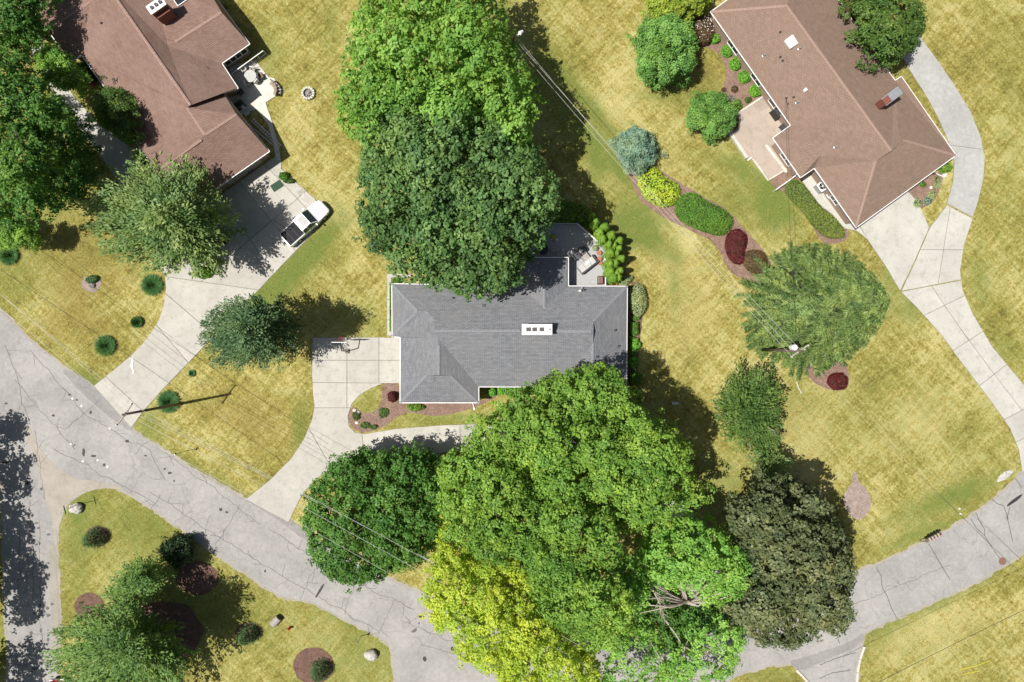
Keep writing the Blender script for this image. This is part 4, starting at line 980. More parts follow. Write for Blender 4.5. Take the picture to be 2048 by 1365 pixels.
# --- brown house upper left
V = dict(a=(70, 26, 0), b=(141, 122.6, 0), c=(163, 110, 0), d=(281.5, 275.7, 0), e=(272, 284, 0), f=(369.5, 420, 0), g=(538, 303, 0), h=(446, 186, 0), h2=(452.5, 188.5, 4), i=(475, 176, 0, .3), j=(443, 127, 0), k=(498.5, 88, 0), l=(402, -44, 0), top=(196, -55, 100), tw=(118, -55, 5),
         M1=(381, 211, 106, .25), L0=(374, 216, 98), N1=(473, 229, 92), N2=(410, 270, 94), N3=(352, 314, 94), N4=(318, 340, 90), W_=(170, 63, 35), Q=(180, 4, 58), Z=(97, 61, 54), Y1=(336, 93, 60), Y2=(443, 25, 60), Yt=(300, -45, 20), Qn=(196, -20, 70))
F = [('c', 'd', 'N2', 'L0', 'M1', 'top', 'Qn', 'Q', 'W_'), ('b', 'c', 'W_', 'Q', 'Z'), ('a', 'Z', 'Q', 'Qn', 'top', 'tw'), ('d', 'e', 'N4', 'N3', 'N2'), ('e', 'f', 'N4'), ('f', 'g', 'N1', 'N2', 'N3', 'N4'), ('h', 'N1', 'g'), ('L0', 'N2', 'N1', 'h'), ('a', 'Z', 'b'), ('top', 'M1', 'i', 'j', 'Y1', 'Yt'), ('j', 'Y1', 'Y2', 'k'), ('Y1', 'Yt', 'l', 'Y2'), ('k', 'Y2', 'l'), ('L0', 'h', 'i', 'M1')]
lhouse = house('sprawling brown-shingled house with a brick chimney, at the upper left', V, F, ['a', 'b', 'c', 'd', 'e', 'f', 'g', 'h', 'i', 'j', 'k', 'l', 'top', 'tw'],
               [('top', 'M1'), ('L0', 'N2'), ('N2', 'N1'), ((403, 280, 94), 'N4'), ('Z', 'Q'), ((350, 84, 60), 'Y2')], M['brown_roof'], M['brick_tan'])
chimney(lhouse, 313, 12, 1.75, .85, math.radians(35), 6.0, 'brick_red', [(-.28, .3), (0.02, .3), (.3, .3)])
lhouse.part('chimney_shoulder', MB().box(P(330, 28, 4.6), (1.5, 1.1, 1.6), math.radians(35)), M['brick_red'])
p = roof_z(lhouse, 362, 2); lhouse.part('skylight', MB().box(p + Vector((0, 0, .06)), (1.2, .8, .25), math.radians(35)), M['white']); lhouse.part('skylight_pane', MB().box(p + Vector((0, 0, .2)), (1.05, .65, .03), math.radians(35)), M['glass'])
vent(lhouse, 203, 47, .08, .25); vent(lhouse, 300, 230, .08, .25); 
p = roof_z(lhouse, 417, 137); q = roof_z(lhouse, 411, 133); lhouse.part('fallen_branch', MB().tube([q + Vector((0, 0, .05)), q.lerp(p, .5) + Vector((.1, -.1, .1)), p + Vector((.1, 0, .08))], .035, 6), M['bark'])
for wx, wy, ww, g_ in [(470, 112, 2.8, 0), (450, 150, 1.0, 0), (500, 270, 1.6, 0), (480, 335, 4.6, 1), (415, 380, 2.4, 1), (150, 118, 1.0, 0), (230, 210, 2.0, 0)]:
    i, u = nearest_wall(lhouse, wx, wy); on_wall(lhouse, i, u, ww, .05 if g_ else .8, 2.1 if g_ else 1.4, 4 if ww > 2.5 else 2, garage=bool(g_))

# ------------------------------------------------------------------ deck
DZ = .6
deck_px = [(1058, 449), (1153.6, 449), (1209, 497), (1209.7, 580), (1132, 580), (1132, 522), (1058, 522)]
dk = Thing('deck', 'grey board deck with an angled corner behind the grey house', 'deck', P(1140, 500))
dpw = [(P(x, y, DZ).x, P(x, y, DZ).y) for x, y in deck_px]
ys_ = [p[1] for p in dpw]; y0, y1 = min(ys_), max(ys_); bw = .14; k = 0
while y0 + k * bw < y1:
    pc = clip(clip(dpw, (0, y0 + k * bw + .004), (0, 1)), (0, y0 + (k + 1) * bw - .007), (0, -1))
    if len(pc) > 2 and abs(area(pc)) > .01: dk.part('deck_board', MB().prism(pc, DZ - .04, DZ + random.uniform(-.002, .002)), M['deck'])
    k += 1
dk.part('subframe', MB().prism(inset(dpw, .05), .1, DZ - .045), M['wood_grey'])
for a, b in [((1153.6, 449), (1209, 497)), ((1209, 497), (1209.7, 572)), ((1058, 449), (1153.6, 449))]:
    pa, pb = P(*a, DZ), P(*b, DZ); n = max(2, int((pb - pa).length / 1.5)); 
    dk.part('bench_rail', MB().bar(pa + Vector((0, 0, .42)), pb + Vector((0, 0, .42)), .16 if b[1] != 449 else .07, .05), M['deck_trim'])
    for q in range(n + 1): c = pa.lerp(pb, q / n); dk.part('post', MB().box(c + Vector((0, 0, .2)), (.09, .09, .4)), M['deck_trim'])

def chair(label, x, y, z, rz, seatmat, framemat, w=.75, d=.75, group=None, name='patio_chair', back=.45, cat='chair'):
    c = P(x, y, z + .4); c.z = z; t = Thing(name, label, cat, c, group); ca, sa = math.cos(rz), math.sin(rz)
    def L(u, v, h): return Vector((c.x + u * ca - v * sa, c.y + u * sa + v * ca, z + h))
    t.part('seat', MB().box(L(0, 0, .36), (w * .86, d * .86, .16), rz), seatmat)
    t.part('backrest', MB().box(L(0, -d * .46, .36 + back / 2), (w, .12, back + .1), rz), framemat)
    for s_ in (-1, 1):
        t.part('armrest', MB().box(L(s_ * w * .48, 0, .58), (.07, d * .9, .05), rz), framemat)
        for v in (-1, 1): t.part('leg', MB().box(L(s_ * w * .46, v * d * .42, .28), (.05, .05, .56), rz), framemat)
    return t
DX = lambda x: 1060 + x / 7.583
DY = lambda y: 420 + y / 7.583
R = math.radians
chair('dark lounge chair nearest the house wing on the grey deck', DX(690), DY(700), DZ, R(-52), M['cushion_dark'], M['dark'], .8, .75, 'dark lounge chairs on the deck')
chair('dark lounge chair with a pale pillow on the grey deck', DX(770), DY(640), DZ, R(-52), M['cushion_dark'], M['dark'], .8, .75, 'dark lounge chairs on the deck')
t = Thing('pillow', 'small pale pillow on the dark lounge chair of the deck', 'pillow', P(DX(775), DY(632), DZ + .55)); t.part('cover', MB().box(P(DX(775), DY(632), DZ + .53), (.38, .3, .14), R(30), .8), M['cushion'])
t = Thing('side_table', 'small dark framed side table north of the lounge chairs on the deck', 'table', P(DX(838), DY(590), DZ)); t.part('table_top', MB().box(P(DX(838), DY(590), DZ + .45), (.4, .62, .04), R(38)), M['glass']); 
for s_, v in ((-1, -1), (1, -1), (1, 1), (-1, 1)): c = P(DX(838), DY(590), DZ + .22); t.part('leg', MB().box(c + Vector((s_ * .16, v * .22, 0)), (.04, .04, .44), R(38)), M['offwhite'])
t = Thing('coffee_table', 'square coffee table between the dark chairs and the pale sofa', 'table', P(DX(840), DY(712), DZ)); t.part('table_top', MB().box(P(DX(840), DY(712), DZ + .42), (.78, .78, .05), R(38)), M['wood_grey']); t.part('frame', MB().box(P(DX(840), DY(712), DZ + .39), (.86, .86, .05), R(38)), M['black'])
for s_, v in ((-1, -1), (1, -1), (1, 1), (-1, 1)): c = P(DX(840), DY(712), DZ + .18); t.part('leg', MB().box(c + Vector((s_ * .28, v * .28, 0)), (.05, .05, .38), R(38)), M['black'])
# sofa
sx, sy = DX(858), DY(835); c = P(sx, sy, DZ + .4); c.z = DZ; t = Thing('patio_sofa', 'pale cushioned outdoor sofa with a dark back, in the sun on the deck', 'sofa', c); rz = R(38); ca, sa = math.cos(rz), math.sin(rz)
def LL(u, v, h): return Vector((c.x + u * ca - v * sa, c.y + u * sa + v * ca, DZ + h))
for u in (-.62, .05, .72): t.part('seat_cushion', MB().box(LL(u, 0, .38), (.64, .78, .18), rz), M['cushion'])
t.part('backrest', MB().box(LL(.1, -.5, .48), (2.3, .12, .6), rz), M['dark']); t.part('armrest', MB().box(LL(1.16, 0, .42), (.12, .95, .5), rz), M['dark']); t.part('base', MB().box(LL(.1, -.02, .16), (2.2, .85, .28), rz), M['dark'])
t.part('throw_pillow', MB().box(LL(.28, .12, .52), (.45, .32, .13), rz, .8), M['white'])
def pot(label, x, y, r, h, potmat, group=None, soil='soil', z=DZ, plant=None, leafmat=None):
    t = Thing('plant_pot', label, 'plant pot', P(x, y, z), group); c = P(x, y, z + h); c.z = z
    t.part('pot', MB().lathe(c, [(r * .7, 0), (r, h), (r * .88, h), (r * .86, h - .05)], 20), M[potmat]); t.part('soil', MB().lathe(c, [(r * .84, h - .09), (r * .84, h - .06)], 16), M[soil])
    if leafmat:
        n = 160; d = rand_dirs(n); d[:, 2] = abs(d[:, 2]); cc = np.array(c) + np.array([0, 0, h]) + d * r * rng.uniform(.4, 1.2, (n, 1)); quads_object('plant', leaf_quads(cc, unit(d + np.array([0, 0, .5])), rng.uniform(.08, .16, n)), rng.random(n), L_[leafmat], t.root, t.org)
    return t
pot('terracotta pot of bare soil, northernmost of the row of three on the deck edge', DX(1048), DY(655), .28, .42, 'terracotta', 'terracotta pots along the deck edge')
pot('terracotta pot of bare soil, middle of the row of three on the deck edge', DX(1052), DY(745), .28, .42, 'terracotta', 'terracotta pots along the deck edge')
pot('smallest terracotta pot, southernmost of the row of three on the deck edge', DX(1068), DY(812), .23, .34, 'terracotta', 'terracotta pots along the deck edge')
pot('black round pot with a pale plant at the angled deck corner', DX(985), DY(582), .3, .4, 'black', None, 'black', leafmat='sage')
pot('plant pot with red and yellow blooms beside the upper lounge seat', DX(350), DY(410), .28, .35, 'dark', None, 'soil', leafmat='lime')
chair('wide grey deck seat at the shaded left end of the deck', DX(215), DY(398), DZ, R(0), M['wood_grey'], M['wood_grey'], 1.0, .95)
t = Thing('garden_sack', 'pale rounded sack standing on the shaded deck', 'sack', P(DX(400), DY(455), DZ)); t.part('bag', MB().lathe(P(DX(400), DY(455), DZ), [(.16, 0), (.22, .1), (.2, .25), (.08, .34)], 12), M['paver_white'])
t = Thing('low_table', 'low square brown table on the shaded part of the deck', 'table', P(DX(378), DY(602), DZ)); t.part('table_top', MB().box(P(DX(378), DY(602), DZ + .4), (.8, .62, .06), 0), M['wood_grey'])
for s_, v in ((-1, -1), (1, -1), (1, 1), (-1, 1)): cc = P(DX(378), DY(602), DZ + .19); t.part('leg', MB().box(cc + Vector((s_ * .34, v * .25, 0)), (.06, .06, .38), 0), M['dark'])
t = Thing('round_table', 'round black table at the left end of the shaded deck', 'table', P(DX(195), DY(600), DZ)); cc = P(DX(195), DY(600), DZ + .7); cc.z = DZ
t.part('table_top', MB().lathe(cc, [(.58, .68), (.6, .7), (.58, .72)], 28), M['black']); t.part('pedestal', MB().lathe(cc, [(.3, 0), (.06, .08), (.05, .68)], 12), M['black'])
t = Thing('gas_grill', 'covered brown and black grill against the house at the deck end', 'grill', P(DX(1065), DY(1070), DZ)); cc = P(DX(1065), DY(1070), DZ + .5); cc.z = DZ
t.part('cart', MB().box(cc + Vector((0, 0, .4)), (.55, .85, .8), 0), M['dark']); t.part('lid', MB().box(cc + Vector((0, 0, .92)), (.6, .9, .24), 0, .75), M['manhole']); t.part('handle', MB().bar(cc + Vector((-.28, -.3, .95)), cc + Vector((-.28, .3, .95)), .03), M['steel'])

# ------------------------------------------------------------------ left house patio
A5 = lambda x: 400 + x / 5.46
B5 = lambda y: 50 + y / 5.46
c = P(A5(548), B5(560), .7); c.z = 0; t = Thing('patio_table', 'round glass patio table on the pale stone patio', 'table', c)
t.part('table_top', MB().lathe(c, [(.68, .7), (.7, .715), (.68, .73)], 28), M['cushion']); t.part('pedestal', MB().lathe(c, [(.28, .08), (.06, .14), (.05, .7)], 12), M['offwhite']); 
tr_ = MB(); tr_.tube([c + Vector((.7 * math.cos(a), .7 * math.sin(a), .73)) for a in np.linspace(0, 2 * math.pi, 25)], .025, 6, False); t.part('rim', tr_, M['dark'])
for k, (x, y, lab, a) in enumerate([(520, 640, 'south-west side of', 200), (480, 490, 'north-west side of', 130), (575, 500, 'north side of', 80), (605, 610, 'south-east side of', -40)]):
    chair('white-framed patio chair on the %s the round table' % lab, A5(x), B5(y), .08, R(a + 90), M['wood_grey'], M['offwhite'], .5, .5, 'chairs around the round patio table')
chair('brown round-backed armchair by the lawn edge of the pale patio', A5(665), B5(560), .08, R(-90 + 20), M['manhole'], M['dark'], .62, .55)
# curved bench
t = Thing('curved_bench', 'dark curved bench with pale seat at the patio corner', 'bench', P(A5(820), B5(680), 0))
cb = P(A5(735), B5(720), .4); segs = 5; pr = None
for k in range(segs):
    a0, a1 = R(-28 + k * 20), R(-28 + (k + 1) * 20 - 2); r_ = .95; s0 = Vector((cb.x + r_ * math.cos(a0), cb.y + r_ * math.sin(a0), .42)); s1 = Vector((cb.x + r_ * math.cos(a1), cb.y + r_ * math.sin(a1), .42)); t.part('seat_slat', MB().bar(s0, s1, .42, .05), M['brick_tan'])
    o0 = Vector((cb.x + 1.22 * math.cos(a0), cb.y + 1.22 * math.sin(a0), .65)); o1 = Vector((cb.x + 1.22 * math.cos(a1), cb.y + 1.22 * math.sin(a1), .65)); t.part('back_slat', MB().bar(o0, o1, .05, .45), M['black'])
    t.part('leg', MB().box((s0.x, s0.y, .24), (.07, .07, .34)), M['black'])
t = Thing('handrail', 'white handrail running out from the wall at the pale patio', 'railing', P(A5(520), B5(410)))
a, b = P(A5(345), B5(535), 1.0), P(A5(690), B5(283), 1.0); t.part('top_rail', MB().bar(a, b, .08, .06), M['white']); t.part('bottom_rail', MB().bar(a - Vector((0, 0, .8)), b - Vector((0, 0, .8)), .05, .05), M['white'])
for k in range(6): q = a.lerp(b, k / 5); t.part('post', MB().box((q.x, q.y, .48), (.06, .06, .96), R(36)), M['white'])
t = Thing('wall_lantern', 'small pale globe lantern beside the wall of the shaded patio', 'lantern', P(A5(352), B5(495))); t.part('globe', MB().lathe(P(A5(352), B5(495), .5), [(.05, 0), (.14, .08), (.15, .2), (.05, .3)], 12), M['offwhite']); t.part('post', MB().box(P(A5(352), B5(495), .27), (.06, .06, .54)), M['dark'])
c = P(A5(420), B5(860), .9); c.z = .05; t = Thing('patio_grill', 'dark square grill cart in the shade of the upper-left house', 'grill', c); t.part('cart', MB().box(c + Vector((0, 0, .4)), (.95, .6, .75), R(40)), M['dark']); t.part('lid', MB().box(c + Vector((0, 0, .88)), (.7, .55, .2), R(40), .8), M['black']); t.part('shelf', MB().box(c + Vector((.5, -.38, .75)), (.35, .5, .04), R(40)), M['steel'])
c = P(A5(460), B5(730), .4); c.z = .05; chair('dark folding chair in the shade by the wall of the upper-left house', A5(440), B5(730), .08, R(40), M['cushion_dark'], M['black'], .6, .55)
t = Thing('hose_box', 'small grey hose box on the shaded patio edge', 'box', P(A5(515), B5(970))); t.part('case', MB().box(P(A5(515), B5(970), .22), (.6, .3, .36), R(35)), M['steel']); t.part('lid', MB().box(P(A5(515), B5(970), .42), (.64, .34, .05), R(35)), M['offwhite'])
# ladder lying by the wall
def ladder(label, pa, pb, w, nr):
    t = Thing('ladder', label, 'ladder', pa); d = (pb - pa).normalized(); sd = Vector((-d.y, d.x, 0)) * w / 2
    for s_ in (-1, 1): t.part('rail', MB().bar(pa + sd * s_, pb + sd * s_, .045, .09), M['alu'])
    for k in range(nr): q = pa.lerp(pb, (k + .5) / nr); t.part('rung', MB().bar(q - sd, q + sd, .045, .04), M['alu'])
ladder('aluminium ladder lying beside the upper-left house', P(A5(568), B5(1035), .16), P(A5(880), B5(1332), .16), .34, 15)
t = Thing('gutter_length', 'long grey spare gutter lying between the ladder and the house', 'gutter', P(A5(515), B5(1080))); a, b = P(A5(512), B5(1076), .12), P(A5(795), B5(1310), .12); t.part('channel', MB().bar(a, b, .14, .03), M['steel']); t.part('lip', MB().bar(a + Vector((.06, .06, .05)), b + Vector((.06, .06, .05)), .03, .09), M['steel'])
# fire pit
c = P(616, 187, .2); c.z = 0; t = Thing('fire_pit', 'round fire pit ringed with pale stones on the dry lawn', 'fire pit', c)
for k in range(14):
    a = 2 * math.pi * k / 14; q = c + Vector((.62 * math.cos(a), .62 * math.sin(a), .16 + random.uniform(-.01, .01))); t.part('stone', MB().box(q, (.25, .24, .32), a, .93), M['paver_white'])
t.part('ash', MB().lathe(c, [(.5, .02), (.5, .05)], 20), M['rock_dark'])
for k in range(6): a = random.uniform(0, 3.1); t.part('log', MB().tube([c + Vector((-.3 * math.cos(a), -.3 * math.sin(a), .08 + k * .03)), c + Vector((.3 * math.cos(a), .3 * math.sin(a), .1 + k * .03))], .04, 7), M['wood_grey'])
# green mat and faded mat, wheel stand in front of garage
t = Thing('door_mat', 'dark green outdoor mat on the concrete in front of the garage', 'mat', P(554, 372)); t.part('mat', MB().box(P(554, 372, .065), (1.25, .8, .03), R(33)), M['green_tarp']); t.part('hem', MB().box(P(554, 372, .058), (1.32, .87, .01), R(33)), M['black'])
t = Thing('cardboard', 'flattened grey carton on the driveway edge near the pickup', 'cardboard', P(605, 385)); t.part('sheet', MB().box(P(603, 384, .06), (.55, .9, .02), R(-50)), M['wood_grey']); t.part('flap', MB().box(P(608, 391, .075), (.4, .3, .015), R(-50)), M['cushion'])
c = P(500, 342, .4); c.z = .05; t = Thing('hose_reel', 'dark wheeled hose reel against the garage wall', 'hose reel', c); tb = MB(); tb.tube([c + Vector((.22 * math.cos(a), .22 * math.sin(a), .3)) for a in np.linspace(0, 6.283, 17)], .06, 6, False); t.part('hose', tb, M['cushion_dark']); t.part('stand', MB().box(c + Vector((0, 0, .13)), (.4, .3, .26), R(35)), M['steel'])

# ------------------------------------------------------------------ right house patio objects
X3 = lambda x: 1220 + x / 3.413
Y3 = lambda y: y / 3.413
c = P(X3(1145), Y3(770), 1.0); c.z = .12; t = Thing('covered_grill', 'black covered grill by the wall on the brick patio', 'grill', c); t.part('cover', MB().box(c + Vector((0, 0, .5)), (.75, 1.2, .98), R(35), .85), M['black']); t.part('cover_top', MB().box(c + Vector((0, 0, 1.04)), (.5, .9, .12), R(35), .8), M['dark'])
c = P(X3(1175), Y3(872), .4); c.z = .12; t = Thing('drinks_cooler', 'small brown wicker box with a white frame in the patio corner', 'box', c); t.part('case', MB().box(c + Vector((0, 0, .3)), (.5, .55, .55), R(35)), M['cushion_dark']); t.part('lid', MB().box(c + Vector((0, 0, .6)), (.56, .6, .05), R(35)), M['dark']); t.part('side_rail', MB().bar(c + Vector((-.45, -.1, .4)), c + Vector((-.2, -.45, .4)), .06), M['offwhite'])
t = Thing('patio_railing', 'white railing at the lower end of the brick patio', 'railing', P(1575, 362)); a, b = P(1552, 380, .8), P(1591, 352, .8); t.part('top_rail', MB().bar(a, b, .1, .07), M['white'])
for k in range(4): q = a.lerp(b, k / 3); t.part('post', MB().box((q.x, q.y, .4), (.07, .07, .8)), M['white'])
t = Thing('patio_railing', 'long white railing between the brick patio and the wall', 'railing', P(1570, 320)); a, b = P(1549, 290, .8), P(1593, 350, .8); t.part('top_rail', MB().bar(a, b, .1, .07), M['white'])
for k in range(6): q = a.lerp(b, k / 5); t.part('post', MB().box((q.x, q.y, .4), (.07, .07, .8)), M['white'])
# AC units
def ac(label, x, y, s_, h, fan=True):
    c = P(x, y, h); c.z = .06; t = Thing('air_conditioner', label, 'air conditioner', c); t.part('cabinet', MB().box(c + Vector((0, 0, h / 2)), (s_, s_, h), R(36)), M['steel']); t.part('top_plate', MB().box(c + Vector((0, 0, h + .015)), (s_ + .04, s_ + .04, .03), R(36)), M['white'])
    t.part('fan_opening', MB().lathe(c, [(s_ * .4, h + .032), (s_ * .4, h + .04)], 24), M['black'])
    for k in range(4): a = k * math.pi / 2 + .4; t.part('fan_blade', MB().bar(c + Vector((0, 0, h + .05)), c + Vector((s_ * .36 * math.cos(a), s_ * .36 * math.sin(a), h + .05)), .09, .012), M['steel'])
    t.part('hub', MB().lathe(c, [(.08, h + .045), (.08, h + .075)], 12), M['white'])
ac('large grey air-conditioning unit with a round fan beside the garage wall', 1644.5, 373, .95, .95)
ac('small pale air-conditioning unit, nearer the garage corner than the large one', 1658.5, 391.5, .5, .5)
t = Thing('terracotta_turtle', 'small tan garden ornament on the white side pad', 'ornament', P(1678, 416)); t.part('body', MB().lathe(P(1678, 417, .06), [(.05, 0), (.14, .05), (.12, .16), (.03, .2)], 10, sx=1.3), M['terracotta']); t.part('head', MB().lathe(P(1676, 412, .06), [(.04, 0), (.07, .08), (.03, .14)], 8), M['terracotta'])
def downspout(label, pts):
    t = Thing('downspout', label, 'downspout', P(*pts[0][:2])); m = MB(); m.tube([P(x, y, z) for x, y, z in pts], .055, 8); t.part('pipe', m, M['white']); q = P(*pts[-1]); d = (P(*pts[-1]) - P(*pts[-2])).normalized(); t.part('spout_end', MB().bar(q, q + Vector((d.x, d.y, 0)) * .25, .16, .07), M['white'])
downspout('white downspout extension at the driveway corner of the right house', [(1869, 343, 2.4), (1872, 347, .3), (1879, 351, .12), (1886, 353, .1)])
downspout('white downspout extension below the front corner of the grey house', [(945, 804, 2.4), (945, 806, .3), (947, 811, .12), (948, 816, .1)])
# stone blocks / small white things
t = Thing('garden_light', 'small white stone marker in the bed of the right house', 'stone', P(1861, 376)); t.part('stone', MB().lathe(P(1861, 376, 0), [(.16, 0), (.2, .12), (.12, .22), (.03, .26)], 9), M['stone']); 
t = Thing('stepping_stone', 'pale flat stone next to the lime shrub by the right house', 'stone', P(1890, 351)); t.part('stone', MB().box(P(1890, 350, .06), (.5, .28, .1), .1, .9), M['stone'])

# ------------------------------------------------------------------ vehicles
def loft(mb, secs):
    """secs: list of rings (same count)"""
    n = len(secs[0]); base = len(mb.v)
    for r_ in secs: mb.v += [Vector(p) for p in r_]
    for i in range(len(secs) - 1):
        for k in range(n): k2 = (k + 1) % n; mb.f.append((base + i * n + k, base + i * n + k2, base + (i + 1) * n + k2, base + (i + 1) * n + k))
    mb.f.append(tuple(base + k for k in range(n - 1, -1, -1))); mb.f.append(tuple(base + (len(secs) - 1) * n + k for k in range(n)))
def vehicle(name, label, cat, cx, cy, ang, Lg, Wd, paint, pickup=True):
    c = P(cx, cy, 1.0); c.z = .055; t = Thing(name, label, cat, c); ca, sa = math.cos(ang), math.sin(ang)
    def L(u, v, h): return Vector((c.x + u * ca - v * sa, c.y + u * sa + v * ca, c.z + h))
    hl, hw = Lg / 2, Wd / 2
    def ring(u, w, z0, z1, r=.12): # rounded-top section across
        pts = [(-w, z0), (-w * 1.0, z1 - r), (-w + r * .35, z1 - r * .25), (-w + r * 1.3, z1), (w - r * 1.3, z1), (w - r * .35, z1 - r * .25), (w, z1 - r), (w, z0)]
        return [L(u, a, b) for a, b in pts]
    body = MB(); bh = .98 if pickup else .85
    prof = [(-hl, .90, .55, .85), (-hl + .06, .955, .42, bh), (-hl + .5, .985, .38, bh), (-.3, 1.0, .38, bh + .01), (hl * .38, 1.0, .38, bh + .02), (hl * .62, .99, .38, bh - .0), (hl * .84, .94, .4, bh - .08), (hl * .95, .84, .42, bh - .2), (hl, .66, .5, .68)]
    loft(body, [ring(u, hw * w, z0, z1) for u, w, z0, z1 in prof]); t.part('body', body, paint, smooth=False)
    c0, c1 = (-hl * .26, hl * .42) if pickup else (-hl * .7, hl * .4); rh = 1.78 if pickup else 1.45
    gh = MB(); rf, rb = c1 - .75, c0 + (.12 if pickup else .5)
    loft(gh, [[L(u, a, b) for a, b in [(-w, z0), (-w * k, z1), (w * k, z1), (w, z0)]] for u, w, k, z0, z1 in [(c0, hw * .93, .99, bh - .02, bh), (rb, hw * .93, .82, bh - .02, rh - .05), ((rb + rf) / 2, hw * .93, .84, bh - .02, rh), (rf, hw * .93, .80, bh - .02, rh - .05), (c1, hw * .9, .97, bh - .02, bh)]])
    t.part('cabin_glass', gh, M['car_glass'])
    rfm = MB(); loft(rfm, [[L(u, a, b) for a, b in [(-w, z0), (-w * .96, z1), (w * .96, z1), (w, z0)]] for u, w, z0, z1 in [(rb - .06, hw * .79, rh - .09, rh - .03), ((rb + rf) / 2, hw * .82, rh - .03, rh + .035), (rf + .06, hw * .78, rh - .09, rh - .02)]]); t.part('roof', rfm, paint)
    for s_ in (-1, 1):
        t.part('roof_pillar', MB().bar(L(c1 - .02, s_ * hw * .88, bh), L(rf, s_ * hw * .77, rh - .04), .07, .05), paint)
        t.part('roof_pillar', MB().bar(L(c0, s_ * hw * .9, bh), L(rb, s_ * hw * .78, rh - .04), .12, .06), paint)
        t.part('roof_pillar', MB().bar(L((rb + rf) / 2, s_ * hw * .95, bh), L((rb + rf) / 2, s_ * hw * .8, rh - .02), .07, .04), paint)
        t.part('mirror', MB().box(L(c1 - .35, s_ * (hw + .12), bh + .12), (.14, .24, .17), ang), paint)
        t.part('headlight', MB().box(L(hl * .9, s_ * hw * .66, bh - .24), (.3, .34, .12), ang), M['white'])
        t.part('tail_light', MB().box(L(-hl + .02, s_ * hw * .86, .75), (.08, .16, .35), ang), M['red_paint'])
        t.part('door_handle', MB().box(L(rb + .5, s_ * (hw + .01), bh - .12), (.18, .04, .04), ang), M['steel'])
        for u in (-hl * .62, hl * .64):
            w_ = MB(); a = L(u, s_ * (hw - .24), .36); b = L(u, s_ * (hw + .015), .36); w_.tube([a, b], .37, 20); wh = t.part('wheel', w_, M['rubber']); r2 = MB(); r2.tube([L(u, s_ * (hw + .01), .36), L(u, s_ * (hw + .025), .36)], .22, 14); t.part('rim', r2, M['alu'], wh)
    if pickup:
        t.part('tonneau_cover', MB().prism([L(-hl + .1, -hw * .85, 0)[:2], L(c0 - .06, -hw * .88, 0)[:2], L(c0 - .06, hw * .88, 0)[:2], L(-hl + .1, hw * .85, 0)[:2]], c.z + bh - .05, c.z + bh + .035), M['tonneau'])
        for k in (1, 2): u = -hl + .1 + (c0 - .06 + hl - .1) * k / 3; t.part('cover_seam', MB().bar(L(u, -hw * .84, bh + .04), L(u, hw * .84, bh + .04), .03, .012), M['black'])
        t.part('bumper', MB().box(L(-hl - .04, 0, .52), (.16, Wd * .86, .18), ang), M['steel'])
        for s_ in (-1, 1): t.part('roof_rail', MB().bar(L(rb + .1, s_ * hw * .74, rh + .03), L(rf - .1, s_ * hw * .74, rh + .03), .04, .04), M['steel'])
    for s_ in (-1, 1):
        t.part('hood_crease', MB().bar(L(c1 + .1, s_ * hw * .55, bh + .026), L(hl * .8, s_ * hw * .42, bh - .05), .025, .012), M['steel'])
        t.part('wiper', MB().bar(L(c1 - .05, s_ * .1, bh + .03), L(c1 - .28, s_ * .62, bh + .2), .02, .02), M['black'])
        t.part('door_seam', MB().bar(L(c1 - .1, s_ * (hw * .992), bh - .5), L(c1 - .1, s_ * (hw * .985), bh - .02), .02, .015), M['dark'])
    t.part('hood_gap', MB().bar(L(c1 + .04, -hw * .86, bh + .012), L(c1 + .04, hw * .86, bh + .012), .05, .03), M['dark'])
    t.part('sunroof', MB().box(L((rb + rf) / 2 + .1, 0, rh + .03), (.75, hw * 1.05, .03), ang), M['glass'] if not pickup else M['cushion'])
    t.part('grille', MB().box(L(hl - .005, 0, .66), (.06, Wd * .5, .2), ang), M['dark'])
vehicle('pickup_truck', 'white crew-cab pickup truck with a black bed cover on the concrete driveway', 'pickup truck', 609, 445.5, math.atan2(73, 80), 5.85, 1.98, M['car_white'], True)
vehicle('parked_car', 'dark red car at the bottom edge of the side street', 'car', 112, 1402, R(94), 4.5, 1.8, M['car_red'], False)

# ------------------------------------------------------------------ basketball hoop
t = Thing('basketball_hoop', 'basketball hoop with a white backboard at the edge of the concrete court', 'basketball hoop', P(694, 700))
bx = P(681, 685, 3.0); t.part('backboard', MB().box((bx.x, bx.y, 3.0), (1.62, .06, 1.0)), M['white']); base = P(690, 696, 0); t.part('base', MB().box((bx.x, bx.y - 1.0, .15), (.4, .5, .2)), M['rock_dark'])
t.part('pole', MB().tube([(bx.x, bx.y - 1.0, .2), (bx.x, bx.y - .9, 2.6), (bx.x, bx.y - .05, 2.9)], .06, 8), M['black'])
rm = MB(); rm.tube([(bx.x + .23 * math.cos(a), bx.y + .35 + .23 * math.sin(a), 2.9) for a in np.linspace(0, 6.283, 17)], .018, 6, False); rim = t.part('hoop_ring', rm, M['red_paint'])
nt = MB()
for k in range(10): a = k * .628; nt.bar((bx.x + .23 * math.cos(a), bx.y + .35 + .23 * math.sin(a), 2.9), (bx.x + .12 * math.cos(a + .6), bx.y + .35 + .12 * math.sin(a + .6), 2.5), .012)
t.part('net', nt, M['offwhite'], rim)

